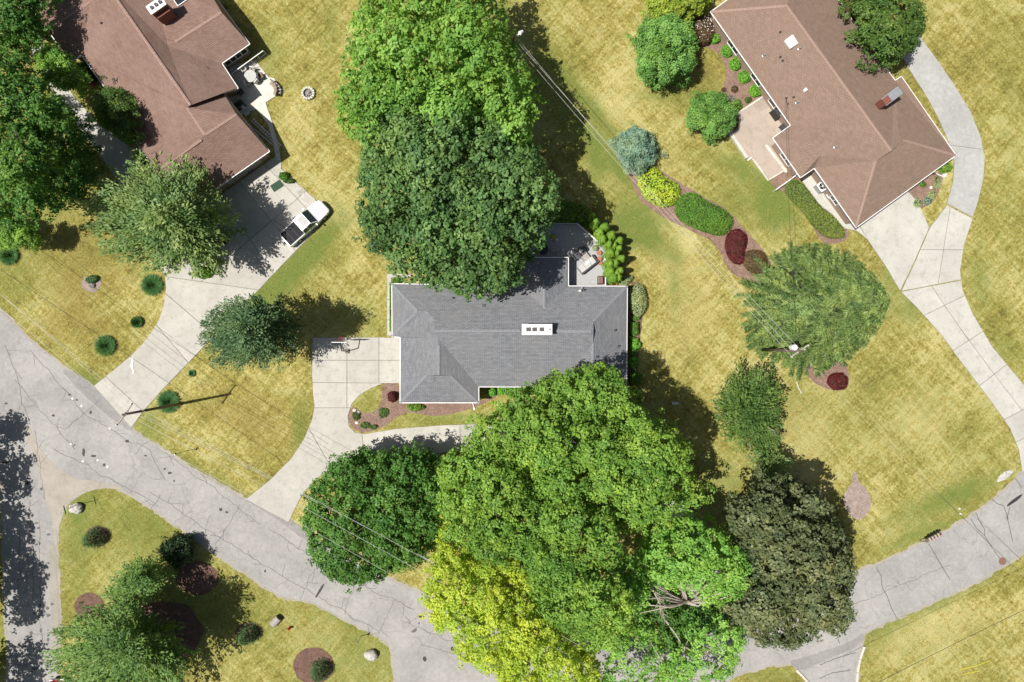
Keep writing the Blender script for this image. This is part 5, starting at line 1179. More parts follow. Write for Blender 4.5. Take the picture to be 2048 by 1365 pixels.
# ------------------------------------------------------------------ poles, signs and wires
def upole(label, bpx, h, crossdir, transformer=False, r=.17, arms=1.3):
    b = P(*bpx); t = Thing('utility_pole', label, 'utility pole', b); t.part('pole', MB().tube([b, b + Vector((0, 0, h))], [r, r * .68], 14), M['wood_pole'], smooth=True)
    d = Vector((math.cos(crossdir), math.sin(crossdir), 0)); z = h - .35; c = b + Vector((0, 0, z)); arm = t.part('crossarm', MB().bar(c - d * arms + Vector((0, 0, 0)), c + d * arms, .11, .13), M['wood_grey'])
    out = []
    for u in (-.92, .1, .92) if True else ():
        q = c + d * arms * u + Vector((0, 0, .07)); t.part('insulator', MB().lathe(q, [(.05, 0), (.07, .08), (.04, .14), (.06, .2)], 10), M['offwhite'], arm); out.append(q + Vector((0, 0, .2)))
    for s_ in (-1, 1): t.part('brace', MB().bar(c + d * s_ * .6, b + Vector((0, 0, z - .6)), .04, .03), M['steel'], arm)
    if transformer:
        n = Vector((-d.y, d.x, 0)); q = b + n * .42 + Vector((0, 0, h - 1.55)); tf = t.part('transformer', MB().lathe(q, [(.26, 0), (.29, .05), (.29, .8), (.22, .88), (.08, .93)], 20), M['white'], smooth=False)
        for k in (-1, 1): t.part('bushing', MB().lathe(q + Vector((.12 * k, .08, .88)), [(.04, 0), (.05, .1), (.03, .2)], 8), M['offwhite'], tf)
        cz = b + d * arms * .55 - n * .2 + Vector((0, 0, z - .1)); t.part('fuse_cutout', MB().bar(cz, cz + Vector((.1, -.1, -.4)), .1), M['offwhite'])
    return out, b + Vector((0, 0, h - 1.7))
# crossarm directions as displayed: pole one runs (232,850)-(262,808)
o1, low1 = upole('tall wooden utility pole casting a long shadow by the lower-left driveway', (361, 808), 11.3, math.atan2(42, 30))
o2, low2 = upole('wooden utility pole with a white transformer beside the big spruce', (1524, 700), 10.2, math.atan2(22, 32), True, arms=1.05)
# street lamp behind the big trees
b = P(1027, 150); t = Thing('street_lamp', 'grey street lamp arm reaching out above the bright green tree', 'street lamp', b); t.part('pole', MB().tube([b, b + Vector((0, 0, 9.3))], [.16, .11], 12), M['wood_pole'])
a = b + Vector((0, 0, 9.0)); e = P(1044, 66, 9.3); t.part('arm', MB().tube([a, a.lerp(e, .4) + Vector((0, 0, .25)), a.lerp(e, .8) + Vector((0, 0, .3)), e], .09, 8), M['alu']); t.part('lamp_head', MB().tube([a.lerp(e, .72) + Vector((0, 0, .28)), e + Vector((.05, .15, 0))], [.2, .13], 10), M['white'])
lamp_top = b + Vector((0, 0, 9.1))
def wires(label, runs, r=.015, mat='wire', group='overhead lines'):
    t = Thing('power_line', label, 'power line', Vector((runs[0][0].x, runs[0][0].y, 0)), group)
    for a, b_, sag in runs:
        pts = [a.lerp(b_, k / 16) - Vector((0, 0, sag * 4 * (k / 16) * (1 - k / 16))) for k in range(17)]
        t.part('wire', MB().tube(pts, r, 5), M[mat])
lamp_arm = [lamp_top + Vector((dx, 0, dz)) for dx, dz in ((-.35, 0), (0, .15), (.35, 0))]
wires('pair of pale power lines from the lamp pole to the transformer pole', [(lamp_arm[0], o2[0], .7), (lamp_arm[1], o2[1], .8), (lamp_arm[2], low2, 1.1)], .013)
far = [P(2300, 1400, 10), P(2320, 1390, 10)]
wires('power lines from the transformer pole towards the lower right corner', [(o2[1], far[0], 1.2), (low2 + Vector((0, 0, .3)), far[1] - Vector((0, 0, 1.6)), 1.5)], .012, 'wire_dark')
far = [P(880 + 330, 1158 + 185, 10), P(870 + 330, 1170 + 190, 10)]
wires('bundle of pale power lines from the leaning-looking pole to the lower road', [(o1[k], P(1160 + dx, 1310 + dy, z), sg) for k, (dx, dy, z, sg) in enumerate([(0, 60, 11, 1.0), (20, 26, 11, 1.0), (20, -6, 11, 1.0)])] + [(low1, P(1190, 1300, 9), 1.3), (low1 - Vector((0, 0, .7)), P(1180, 1300, 8), 1.4)], .014)
wires('pale power lines from the lower-left pole towards the left edge', [(o1[k], P(-260 + dx, 410 + dy, 11), .9) for k, (dx, dy) in enumerate([(-10, 30), (5, 12), (18, -6)])] + [(low1, P(-240, 400, 9), 1.2)], .014)
wires('thin dark service line from the transformer pole to the right house', [(low2 + Vector((0, 0, 1.0)), P(1572, 198, 5.2), .5)], .018, 'wire_dark')
wires('long dark cable crossing the left lawns above the driveway', [(P(-120, 460, 6.5), P(560, 920, 6.5), .5)], .02, 'wire_dark')
wires('thin dark cable over the bottom right lawn', [(P(2200, 1150, 8), P(1690, 1400, 8), .3)], .02, 'wire_dark')
t = Thing('service_mast', 'slim dark service mast on the right house roof', 'mast', P(1572, 198)); t.part('mast', MB().tube([P(1573, 206, 3.9), P(1572, 198, 5.3)], .035, 8), M['dark']); t.part('weatherhead', MB().lathe(P(1572, 198, 5.25), [(.05, 0), (.09, .06), (.03, .14)], 10), M['dark'])

def signpost(label, bx_, by_, h, plate, rz, name='street_sign', mat='wood_pole', pw=.6, ph=.6):
    b = P(bx_, by_); t = Thing(name, label, 'sign', b); t.part('post', MB().tube([b, b + Vector((0, 0, h))], .035, 8), M['steel'])
    d = Vector((math.cos(rz), math.sin(rz), 0)); c = b + Vector((0, 0, h - ph * .5)) + Vector((-d.y, d.x, 0)) * .04
    if plate == 'tri':
        m = MB(); s_ = pw / 2; th = Vector((-d.y, d.x, 0)) * .012; p3 = [c - d * s_ + Vector((0, 0, ph * .45)), c + d * s_ + Vector((0, 0, ph * .45)), c - Vector((0, 0, ph * .45))]
        m.add([p - th for p in p3] + [p + th for p in p3], [(0, 1, 2), (5, 4, 3), (0, 3, 4, 1), (1, 4, 5, 2), (2, 5, 3, 0)]); t.part('sign_plate', m, M[mat])
    else:
        t.part('sign_plate', MB().bar(b + Vector((0, 0, h + .05)) - d * .45, b + Vector((0, 0, h + .05)) + d * .45, .02, .18), M['box_sign']); n = Vector((-d.y, d.x, 0)); t.part('sign_plate', MB().bar(b + Vector((0, 0, h + .25)) - n * .45, b + Vector((0, 0, h + .25)) + n * .45, .02, .18), M['box_sign'])
M['box_sign'] = mat_simple('green_sign', (.03, .16, .08), .5)
signpost('thin grey post with a triangular plate at the roadside lawn below the tall pole', 373, 902, 2.7, 'tri', R(60))
signpost('thin grey post with a small triangular plate near the lower rock', 722, 1272, 2.0, 'tri', R(60))
signpost('street name sign with crossed green blades above the upper-left rock', 164, 1007, 2.7, 'cross', R(15))
signpost('dark roadside sign at the right edge on the lower lawn', 2042, 1248, 2.0, 'tri', R(30), mat='dark', pw=.9, ph=.6)

# mailboxes
c = P(1857, 1070); d = Vector((.885, .465, 0)); n = Vector((-d.y, d.x, 0)); 
for k in range(4):
    q = c + d * (-.55 + k * .36); t = Thing('mailbox', ['dark mailbox at the left end of the row by the road', 'second mailbox from the left in the row by the road', 'third mailbox from the left in the row by the road', 'dark mailbox at the right end of the row by the road'][k], 'mailbox', q, 'mailboxes in a row at the road edge')
    t.part('post', MB().box((q.x, q.y, .5), (.09, .09, 1.0), math.atan2(d.y, d.x)), M['wood_pole'])
    m = MB(); ring_ = [(-.1, 0), (-.1, .12), (-.07, .19), (0, .22), (.07, .19), (.1, .12), (.1, 0)]
    loft(m, [[q + d * a + n * s_ + Vector((0, 0, 1.02 + z)) for a, z in ring_] for s_ in (-.3, .28)]); t.part('box', m, M['box_brown' if k % 2 else 'dark'] if 'box_brown' in M else M['wood_grey']); t.part('flag', MB().box(q + d * .12 + Vector((0, 0, 1.2)), (.02, .12, .16), math.atan2(d.y, d.x)), M['red_paint'])
t = Thing('mailbox_rack', 'dark plank rail carrying the row of mailboxes', 'rack', c); t.part('plank', MB().bar(c - d * 1.0 + Vector((0, 0, .95)), c + d * .95 + Vector((0, 0, .95)), .3, .08), M['wood_pole']); t.part('brace', MB().bar(c - d * 1.0 + Vector((0, 0, .95)), c - d * 1.3 + Vector((0, 0, .3)), .08, .08), M['wood_pole'])

# ------------------------------------------------------------------ rocks, stump, hydrant ...
def rock(label, x, y, rx, ry, h, mat='rock', rot=0):
    t = Thing('boulder', label, 'rock', P(x, y)); bm = bmesh.new(); bmesh.ops.create_icosphere(bm, subdivisions=3, radius=1); sd = random.random() * 50
    from mathutils import noise as mn
    c = P(x, y, h * .4); vs_ = []
    for v in bm.verts:
        k = 1 + .22 * mn.noise(v.co * 1.5 + Vector((sd, 0, 0))) + .1 * mn.noise(v.co * 4 + Vector((sd, 0, 0))); q = v.co * k; q.x *= rx; q.y *= ry; q.z *= h * .6
        vs_.append(Vector((c.x + q.x * math.cos(rot) - q.y * math.sin(rot), c.y + q.x * math.sin(rot) + q.y * math.cos(rot), h * .4 + q.z)))
    t.part('stone', (vs_, [tuple(v.index for v in f.verts) for f in bm.faces]), M[mat]); bm.free(); return t
rock('pale boulder at the tip of the grass triangle', 152, 1017, .75, .6, .8)
rock('pale boulder near the lower right corner of the grass triangle', 742, 1311, .75, .6, .85)
rock('broken pale rock patch at the road edge on the right lawn', 2010, 952, 1.0, .35, .1, 'rock', .6)
rock('small pale stone beside the road above the mailboxes, nearer the road', 1921, 1028, .14, .12, .14, 'stone')
rock('small pale stone beside the road above the mailboxes, farther from the road', 1919, 1018, .13, .12, .12, 'stone')
rock('dark small rock sunk in the left lawn by the low shrub', 184, 571, .35, .3, .3, 'rock_dark')
t = Thing('log_stump', 'weathered grey split log lying on the lower lawn', 'log', P(552, 1243)); a, b = P(545, 1250, .35), P(558, 1236, .35); a.z = b.z = .32; m = MB(); m.tube([a, b], [.42, .4], 12); t.part('trunk', m, M['wood_grey']); m = MB(); m.tube([b, b + (b - a).normalized() * .05], [.41, .38], 12); t.part('bark_end', m, M['bark'])
c = P(580, 1255); t = Thing('fire_hydrant', 'small red fire hydrant on the lower lawn beside the log', 'fire hydrant', c); t.part('barrel', MB().lathe(c, [(.16, 0), (.16, .05), (.11, .07), (.11, .5), (.15, .52), (.13, .62), (.04, .72)], 14), M['red_paint'])
for s_ in (-1, 1): t.part('outlet', MB().bar(c + Vector((s_ * .08, 0, .4)), c + Vector((s_ * .2, 0, .4)), .1), M['red_paint'])
t = Thing('fallen_pipe', 'short white pipe lying on the dry grass near the red shrub', 'pipe', P(1597, 772)); t.part('pipe', MB().tube([P(1593, 764, .06), P(1597, 776, .06), P(1603, 787, .06)], .05, 8), M['offwhite'])
t = Thing('pipe_cap', 'small bluish metal box in the shade on the right of the grey house', 'box', P(1350, 807)); t.part('case', MB().box(P(1350, 807, .1), (.7, .3, .2), 0), M['steel']); t.part('lid', MB().box(P(1350, 807, .21), (.6, .24, .03), 0), M['offwhite'])
t = Thing('plastic_sheet', 'crumpled white sheet lying on the left driveway', 'sheet', P(266, 728))
m = MB(); pl = [(264, 716), (267, 714), (268, 722), (265, 731), (269, 741), (268, 748), (265, 748), (266, 741), (261, 732), (264, 724)]; m.prism([(P(x, y).x, P(x, y).y) for x, y in pl], .05, .075); t.part('fold', m, M['offwhite']); t.part('crease', MB().bar(P(265, 718, .09), P(266, 744, .09), .06, .04), M['white'])
t = Thing('soaker_hose', 'bright yellow hose laid across the lower right lawn', 'hose', P(1950, 1335)); t.part('hose', MB().tube([P(1918, 1340, .04), P(1950, 1333, .04), P(1980, 1322, .04)], .028, 6), M['hose_yellow']); t.part('hose', MB().tube([P(1925, 1349, .04), P(1960, 1342, .04)], .028, 6), M['hose_yellow'])
for i, (x, y) in enumerate([(5, 1116), (8, 1121)]): pass

# ------------------------------------------------------------------ trees
tree('maple_tree', 'large bright green tree at the top centre of the picture', 'tree',
     [(715, -70), (980, -70), (985, 0), (1022, 60), (1032, 90), (1055, 140), (1068, 200), (1062, 255), (1035, 275), (960, 240), (860, 235), (780, 235), (738, 288), (700, 268), (680, 215), (665, 195), (698, 160), (690, 110), (706, 55), (722, 10)], None, 16, 10, 'bright', relief=1.35, R=1.5, leaf=.36, trunk_r=.42, nl=22)
tree('oak_tree', 'huge dark green tree shading the back of the grey house', 'tree',
     [(760, 205), (830, 190), (960, 210), (1010, 262), (1075, 292), (1080, 340), (1112, 372), (1106, 430), (1082, 458), (1078, 500), (1045, 530), (1040, 560), (1000, 576), (945, 583), (900, 578), (860, 560), (800, 540), (770, 505), (735, 480), (720, 430), (730, 380), (722, 310), (738, 260)], None, 16, 9, 'oak', relief=1.3, R=1.35, leaf=.36, dens=1.1, trunk_r=.5, nl=24)
tree('ash_tree', 'tall mid green tree overhanging the front corner of the grey house', 'tree',
     [(1105, 755), (1150, 745), (1200, 748), (1265, 793), (1285, 835), (1345, 862), (1372, 905), (1378, 960), (1416, 985), (1402, 1010), (1355, 1010), (1345, 1050), (1290, 1065), (1225, 1062), (1185, 1010), (1150, 1000), (1100, 1000), (1060, 935), (985, 905), (945, 885), (950, 845), (1010, 825), (1030, 790), (1070, 775)], None, 16, 10, 'mid', relief=1.45, R=1.5, leaf=.28, trunk_r=.45, nl=22)
tree('ash_tree', 'mid green tree over the loop driveway, left of the tallest front tree', 'tree',
     [(945, 880), (1000, 900), (1050, 930), (1092, 1000), (1085, 1050), (1060, 1095), (1010, 1130), (960, 1112), (900, 1085), (888, 1000), (884, 955), (905, 905)], None, 14, 8.5, 'mid', relief=1.45, R=1.6, leaf=.28, trunk_r=.4, nl=16)
tree('ash_tree', 'mid green tree between the yellow-green tree and the vivid green tree', 'tree',
     [(1095, 1000), (1150, 1010), (1200, 1050), (1240, 1085), (1245, 1150), (1240, 1180), (1262, 1240), (1240, 1300), (1170, 1290), (1110, 1235), (1060, 1160), (1035, 1100), (1060, 1060)], None, 17, 12, 'mid', relief=1.45, R=1.5, leaf=.28, trunk_r=.38, nl=16)
tree('honeylocust_tree', 'bright yellow-green tree leaning over the road at the bottom', 'tree',
     [(878, 1035), (905, 1060), (895, 1100), (955, 1130), (1030, 1128), (1065, 1180), (1112, 1232), (1145, 1290), (1195, 1325), (1195, 1400), (1040, 1400), (985, 1348), (920, 1310), (905, 1275), (862, 1240), (850, 1200), (868, 1150), (878, 1090)], None, 11.5, 7, 'yellow', R=1.0, leaf=.28, trunk_r=.28, nl=18, gap=.08)
tree('silver_maple_tree', 'vivid green tree with bare pale branches by the dark tree', 'tree',
     [[(1335, 1060), (1362, 1042), (1390, 1035), (1412, 1080), (1445, 1065), (1500, 1100), (1512, 1140), (1490, 1190), (1425, 1212), (1370, 1188), (1305, 1150), (1282, 1100)], [(1245, 1125), (1275, 1130), (1300, 1180), (1285, 1235), (1250, 1225), (1232, 1170)]], (1345, 1190), 13, 8, 'vivid', R=1.3, leaf=.3, trunk_r=.4, bark='bark_pale', nl=30)
tree('silver_maple_tree', 'thin-crowned green tree over the road at the bottom, right of the yellow tree', 'tree',
     [[(1225, 1265), (1290, 1245), (1320, 1290), (1290, 1380), (1200, 1400)], [(1360, 1270), (1400, 1240), (1440, 1230), (1490, 1270), (1488, 1310), (1455, 1350), (1440, 1400), (1300, 1400), (1330, 1330)]], (1330, 1330), 9, 5, 'vivid', R=1.0, leaf=.28, dens=.75, trunk_r=.3, bark='bark_pale', nl=34, gap=.3, under=False)
tree('norway_maple_tree', 'dark bronze-green tree beside the curving road', 'tree',
     [(1545, 962), (1590, 965), (1640, 1000), (1672, 1040), (1700, 1098), (1706, 1150), (1690, 1190), (1706, 1220), (1682, 1265), (1640, 1260), (1592, 1288), (1530, 1285), (1475, 1250), (1450, 1205), (1490, 1180), (1510, 1130), (1480, 1090), (1462, 1040), (1505, 1000)], None, 14, 7.5, 'maroon', relief=1.7, R=1.05, leaf=.34, dens=1.15, trunk_r=.42, nl=18)
tree('crabapple_tree', 'dense dark green tree beside the loop driveway at the roadside', 'tree',
     [(690, 912), (720, 902), (780, 912), (850, 905), (890, 935), (882, 1000), (875, 1065), (832, 1128), (765, 1150), (700, 1170), (655, 1148), (620, 1098), (607, 1045), (622, 990), (660, 940)], (775, 1000), 9, 4.5, 'dusk', R=1.0, leaf=.3, trunk_r=.3, nl=16)
tree('pine_tree', 'dense dark conifer between the left driveway and the concrete court', 'tree',
     [(440, 602), (500, 590), (560, 600), (598, 640), (592, 700), (545, 733), (480, 736), (425, 722), (400, 685), (396, 650)], (575, 655), 14.5, 8, 'pine', R=.85, leaf=.3, dens=1.1, trunk_r=.3, nl=14, zc_=None) if False else None
radial_tree('pine_tree', 'dense dark conifer between the left driveway and the concrete court', 'tree',
     [(440, 604), (475, 592), (520, 590), (560, 600), (598, 632), (600, 690), (555, 735), (480, 738), (425, 724), (398, 685), (396, 648)], (582, 655), 15, 6.5, 'pine', leaf=.2, width=.5, nb=48, trunk_r=.3, axis=(480, 660), upright=.4)
radial_tree('silver_birch_tree', 'feathery silver-green tree over the garage corner of the upper-left house', 'tree',
     [(240, 328), (300, 304), (350, 320), (395, 318), (412, 350), (445, 388), (472, 418), (485, 462), (455, 495), (440, 545), (410, 555), (380, 545), (330, 552), (290, 545), (245, 515), (195, 505), (155, 450), (150, 395), (175, 355)], (395, 480), 13, 5.5, 'silver', leaf=.25, width=.5, nb=58, trunk_r=.26, axis=(330, 425), upright=.1)
tree('lime_tree', 'broad mid green tree at the left edge of the picture', 'tree',
     [[(-70, 110), (40, 112), (95, 185), (118, 215), (85, 260), (95, 310), (70, 360), (75, 420), (40, 440), (-60, 450)], [(70, 200), (125, 215), (160, 280), (180, 340), (150, 395), (95, 420), (60, 330)]], (125, 330), [13.5, 7], [9, 4.5], 'dusk', R=1.05, leaf=.28, dens=.95, trunk_r=.3, nl=16, gap=.16)
tree('lime_tree', 'green tree in the top left corner above the entry walk', 'tree', [(-60, -60), (60, -60), (72, 20), (52, 62), (20, 95), (-60, 100)], None, 9, 5, 'dusk', R=1.0, leaf=.28, trunk_r=.25, nl=10, gap=.1)
tree('young_tree', 'small green tree against the upper-left house beside the notched eave', 'tree', [(70, 110), (110, 90), (135, 120), (160, 165), (130, 175), (95, 160)], None, 5.5, 3.5, 'bright', R=.6, leaf=.2, trunk_r=.1, nl=8, gap=.15)
tree('young_tree', 'small dark green tree reaching over the long left eave', 'tree', [(192, 190), (235, 175), (256, 190), (250, 235), (270, 275), (245, 275), (205, 240), (185, 215)], None, 5.5, 3.2, 'locust', R=.6, leaf=.2, trunk_r=.1, nl=8, gap=.1)
tree('young_tree', 'sparse green sapling by the dry lawn at the left edge', 'tree', [(-20, 440), (40, 445), (60, 470), (30, 492), (-20, 490)], None, 5, 3, 'bright', R=.55, leaf=.2, dens=.8, trunk_r=.08, nl=8, gap=.15)
radial_tree('birch_tree', 'large green tree at the lower left over the mulch beds', 'tree',
     [(95, 1270), (130, 1238), (175, 1212), (215, 1185), (260, 1190), (300, 1222), (338, 1238), (378, 1288), (388, 1340), (365, 1410), (140, 1410), (90, 1335)], (335, 1255), 12, 5, 'birchk', leaf=.24, width=.52, nb=52, trunk_r=.3, axis=(240, 1300), upright=.1)
radial_tree('birch_tree', 'smaller green tree touching the top of the large lower-left tree', 'tree',
     [(222, 1160), (240, 1135), (280, 1108), (325, 1108), (345, 1150), (322, 1192), (272, 1215), (230, 1215), (205, 1195)], (310, 1155), 7.5, 3.6, 'birchk', leaf=.22, width=.45, nb=26, trunk_r=.16, upright=.1)
tree('yew_tree', 'small very dark tree at the upper end of the lower-left mulch ring', 'tree', circle(349, 1102, 24, 14, .12, 24), None, 2.2, 1.2, 'darkyew', R=.55, leaf=.22, trunk_r=.12, nl=6)
radial_tree('locust_tree', 'airy green tree with a bare pale branch on the dry lawn', 'tree',
     [(1478, 728), (1535, 730), (1568, 780), (1568, 845), (1560, 890), (1530, 918), (1495, 902), (1448, 880), (1422, 835), (1430, 782)], (1480, 815), 8, 3.6, 'locust', leaf=.2, width=.48, nb=38, trunk_r=.2, bark='bark_pale', upright=.1)
radial_tree('locust_tree', 'thin pale-barked sapling between the airy lawn tree and the dark tree', 'tree',
     [(1492, 905), (1550, 888), (1592, 920), (1570, 968), (1508, 965)], (1520, 915), 5, 2.5, 'silver', leaf=.18, width=.3, nb=18, trunk_r=.1, bark='bark_pale')
tree('serviceberry_tree', 'olive green tree behind the right house next to the grey path', 'tree',
     [(1712, -40), (1800, -40), (1842, 15), (1848, 60), (1822, 100), (1772, 118), (1748, 92), (1722, 55)], None, 8, 4, 'locust', R=.85, leaf=.26, trunk_r=.2, nl=12, gap=.05)
tree('yew_tree', 'round fine-textured green tree on the lawn left of the right house', 'tree', circle(1330, 97, 60, 20, .07, 66), None, 6, 2.2, 'pineg', R=.7, leaf=.2, trunk_r=.16, nl=10) if False else None
LM('pineg', (.035, .10, .012), (.075, .175, .03), (.13, .26, .055), .15)
tree('yew_tree', 'round fine-textured green tree on the lawn left of the right house', 'tree', circle(1331, 97, 58, 20, .06, 66), None, 6, 2.4, 'pineg', R=.65, leaf=.2, dens=1.2, trunk_r=.16, nl=10)
tree('yew_tree', 'round green tree at the corner of the brick patio', 'tree', circle(1426, 228, 44, 18, .08, 36, .3), None, 3.8, 1.4, 'pineg', R=.5, leaf=.18, dens=1.2, trunk_r=.12, nl=8)
tree('blue_spruce_tree', 'round silvery blue-green spruce at the end of the hedge bed', 'tree', circle(1273, 298, 34, 18, .06, 36), None, 3.6, 1.2, 'bluespruce', R=.45, leaf=.17, dens=1.3, trunk_r=.1, nl=6)
tree('golden_cypress', 'yellow-green conifer at the top edge above the round green tree', 'tree', [(1300, -30), (1415, -30), (1410, 5), (1385, 25), (1350, 30), (1310, 32)], None, 4.5, 2, 'arboryellow', R=.6, leaf=.2) if False else None
LM('gold', (.13, .19, .015), (.25, .33, .025), (.40, .47, .06), .3, 1.3)
tree('cypress_tree', 'yellow-green conifer at the top edge above the round green tree', 'tree', [(1298, -30), (1420, -30), (1412, 5), (1385, 27), (1350, 34), (1312, 38)], None, 4.8, 2, 'gold', R=.6, leaf=.22, trunk_r=.12, nl=6)
# trees off the left edge that shade the side street
for k, (gx, gy, r, z) in enumerate([(-62, 1180, 74, 9.5), (-60, 960, 52, 8), (-38, 850, 34, 5.5), (-52, 1075, 58, 7.5), (-55, 1400, 62, 8.5), (-10, 1320, 24, 4)]):
    kk = 1 / (1 - z / H); ex, ey = 1024 + (gx - 1024) * kk, 682.5 + (gy - 682.5) * kk
    tree('roadside_tree', ['broad green tree just beyond the left edge shading the middle of the side street', 'green tree beyond the left edge shading the road junction', 'small green tree beyond the left edge at the junction', 'green tree beyond the left edge, between the junction tree and the broad tree', 'green tree beyond the lower left corner', 'small green tree beyond the left edge near the red car'][k], 'tree', circle(ex, ey, r * kk, 16, .16, r * kk * 1.2), (gx, gy), z + 1, z - 2.5, 'dusk', R=1.2, leaf=.4, dens=.8, trunk_r=.25, nl=8, gap=.1)

tree('shade_fill_tree', 'low dark green foliage added to fill the shaded gap between the vivid green crowns', 'tree', [(1262, 1140), (1310, 1150), (1360, 1190), (1420, 1215), (1470, 1225), (1480, 1262), (1400, 1270), (1350, 1300), (1290, 1290), (1250, 1235)], None, 6.5, 4, 'dusk', R=.9, leaf=.26, trunk_r=.15, nl=8, gap=.25)  # added foliage, stands in for the dark shaded ground in this gap
# bare pale branches of the vivid tree
def bare_branch(label, pts, z0, z1, r0, twigs=16, spread=26):
    t = Thing('dead_branch', label, 'branch', P(pts[0][0], pts[0][1], z0)); n = len(pts); w = [P(x, y, z0 + (z1 - z0) * i / (n - 1)) for i, (x, y) in enumerate(pts)]; m = MB(); m.tube(w, [r0 * (1 - .8 * i / (n - 1)) for i in range(n)], 7); t.part('limb', m, M['bark_pale'])
    m = MB(); dirv = (w[-1] - w[0]).normalized(); sd = Vector((-dirv.y, dirv.x, 0))
    for k in range(twigs):
        u = random.uniform(.35, 1); i = min(int(u * (n - 1)), n - 2); q = w[i].lerp(w[i + 1], u * (n - 1) - i); s_ = random.choice((-1, 1)); e = q + dirv * random.uniform(.6, 1.6) + sd * s_ * random.uniform(.2, .9) + Vector((0, 0, random.uniform(-.3, .4)))
        m.tube([q, q.lerp(e, .5) + Vector((random.uniform(-.1, .1), random.uniform(-.1, .1), .05)), e], [r0 * .3, r0 * .2, r0 * .08], 5)
    t.part('twigs', m, M['bark_pale'])
bare_branch('long bare pale branch fanning out over the vivid green tree', [(1315, 1152), (1345, 1160), (1372, 1172), (1392, 1190)], 10.8, 12.0, .09, 18)
bare_branch('bare pale branch pointing down between the vivid green crowns', [(1300, 1165), (1308, 1185), (1318, 1205), (1328, 1230)], 10.5, 9.5, .09, 16)
bare_branch('bare pale branches hanging above the lower road', [(1330, 1240), (1352, 1270), (1370, 1300), (1392, 1330)], 6.5, 7.5, .09, 22)
bare_branch('forked bare branch standing out of the airy lawn tree', [(1530, 850), (1540, 858), (1547, 862)], 6, 7.2, .06, 5)

# ------------------------------------------------------------------ big spruce with drooping boughs
def spruce(label, bpx, Rr, Hh, mat, name='spruce_tree'):
    b = P(*bpx); t = Thing(name, label, 'tree', b)
    Q = []; T = []; br = MB()
    z = .9; tier = 0
    while z < Hh - .4:
        u = z / Hh; r = Rr * (1 - u) ** .8 * (1 + rng.normal() * .04) + .15; nb = int(8 + 4.0 * r); a0 = rng.random() * 6.28
        for k in range(nb):
            a = a0 + 2 * math.pi * k / nb + rng.normal() * .09; rr = r * rng.uniform(.9, 1.04); d = np.array([math.cos(a), math.sin(a), 0]); s_ = np.array([-d[1], d[0], 0])
            ns = max(4, int(rr / .105)); tt = np.linspace(.1, 1, ns); droop = -.5 * rr * .42 * tt ** 1.1 + .2 * rr * tt ** 3 * .6
            bend = rng.normal() * .12 * rr; zz = z + rng.normal() * .12
            sp = np.array([b.x, b.y, zz]) + d * (tt * rr)[:, None] + s_ * (bend * tt ** 2)[:, None] + np.array([0, 0, 1]) * droop[:, None]
            tn = .5 + rng.normal() * .2
            if k % 3 == 0 and tier % 2 == 0: br.tube([Vector(sp[0]), Vector(sp[ns // 2]), Vector(sp[-1])], [.06, .04, .015], 5)
            # spine tufts
            for i in range(ns):
                L = (.2 + .38 * math.sin(math.pi * min(1, tt[i] * .8 + .1)) * min(1, rr / 2.0)) * rng.uniform(.7, 1.3)
                for sg in (-1, 1):
                    dirn = d * .62 + s_ * sg * .8 + np.array([0, 0, -.28 + rng.normal() * .08]); dirn /= np.linalg.norm(dirn)
                    p0 = sp[i] ; wv = np.cross(dirn, [0, 0, 1]); wv /= np.linalg.norm(wv) + 1e-9; wv = wv + np.array([0, 0, 1]) * rng.normal() * .6; wv /= np.linalg.norm(wv)
                    nseg = 2
                    for j in range(nseg):
                        q0 = p0 + dirn * L * j / nseg + np.array([0, 0, -.10 * L * (j / nseg) ** 2]); q1 = p0 + dirn * L * (j + 1.15) / nseg + np.array([0, 0, -.10 * L * ((j + 1) / nseg) ** 2 + rng.normal() * .03])
                        w0 = .036 * rng.uniform(.7, 1.3); w1 = .016 + .03 * (j < nseg - 1)
                        tw = np.array([0, 0, rng.normal() * .05])
                        Q.append([q0 - wv * w0 + tw, q1 - wv * w1, q1 + wv * w1, q0 + wv * w0 - tw]); T.append(tn + rng.normal() * .14 + .1 * (j == nseg - 1))
        z += .7 + .2 * (1 - u); tier += 1
    quads_object('crown', np.array(Q), np.array(T), L_[mat], t.root, t.org)
    t.part('trunk', MB().tube([b, b + Vector((0, 0, Hh * .5)), b + Vector((0, 0, Hh * .98))], [.38, .22, .03], 10), M['bark'], smooth=True); t.part('dark_core', MB().lathe(b, [(.4, .3), (Rr * .66, .7), (Rr * .52, Hh * .2), (Rr * .34, Hh * .45), (Rr * .14, Hh * .75), (.05, Hh * .9)], 24), M['twig'])  # dark core cone added so the gaps between boughs read as shade
    t.part('boughs', br, M['bark'], kind='stuff')
spruce('big spruce with drooping boughs between the hedge bed and the right driveway', (1606, 618), 7.8, 16.5, 'spruce')
# small conifers on the grass triangle
def cone(label, bpx, r, h, mat='pine', name='young_conifer', group=None, leaf=.16, n=1500):
    b = P(*bpx); t = Thing(name, label, 'conifer', b, group); u = rng.random(n) ** 1.4; a = rng.random(n) * 6.283; rad = r * np.sqrt(np.maximum(0, 1 - u ** 1.3)) * (1 + .14 * np.sin(a * 5 + u * 30)) * rng.uniform(.55, 1.05, n)
    c = np.column_stack([b.x + rad * np.cos(a), b.y + rad * np.sin(a), .12 + u * h]); nr = unit(np.column_stack([np.cos(a), np.sin(a), np.full(n, .9)]) + rng.normal(size=(n, 3)) * .3)
    quads_object('crown', leaf_quads(c, nr, leaf * rng.uniform(.7, 1.4, n), .5), .5 + rng.normal(size=n) * .2, L_[mat], t.root, t.org); t.part('trunk', MB().tube([b, b + Vector((0, 0, h * .95))], [r * .08, .01], 7), M['bark'])
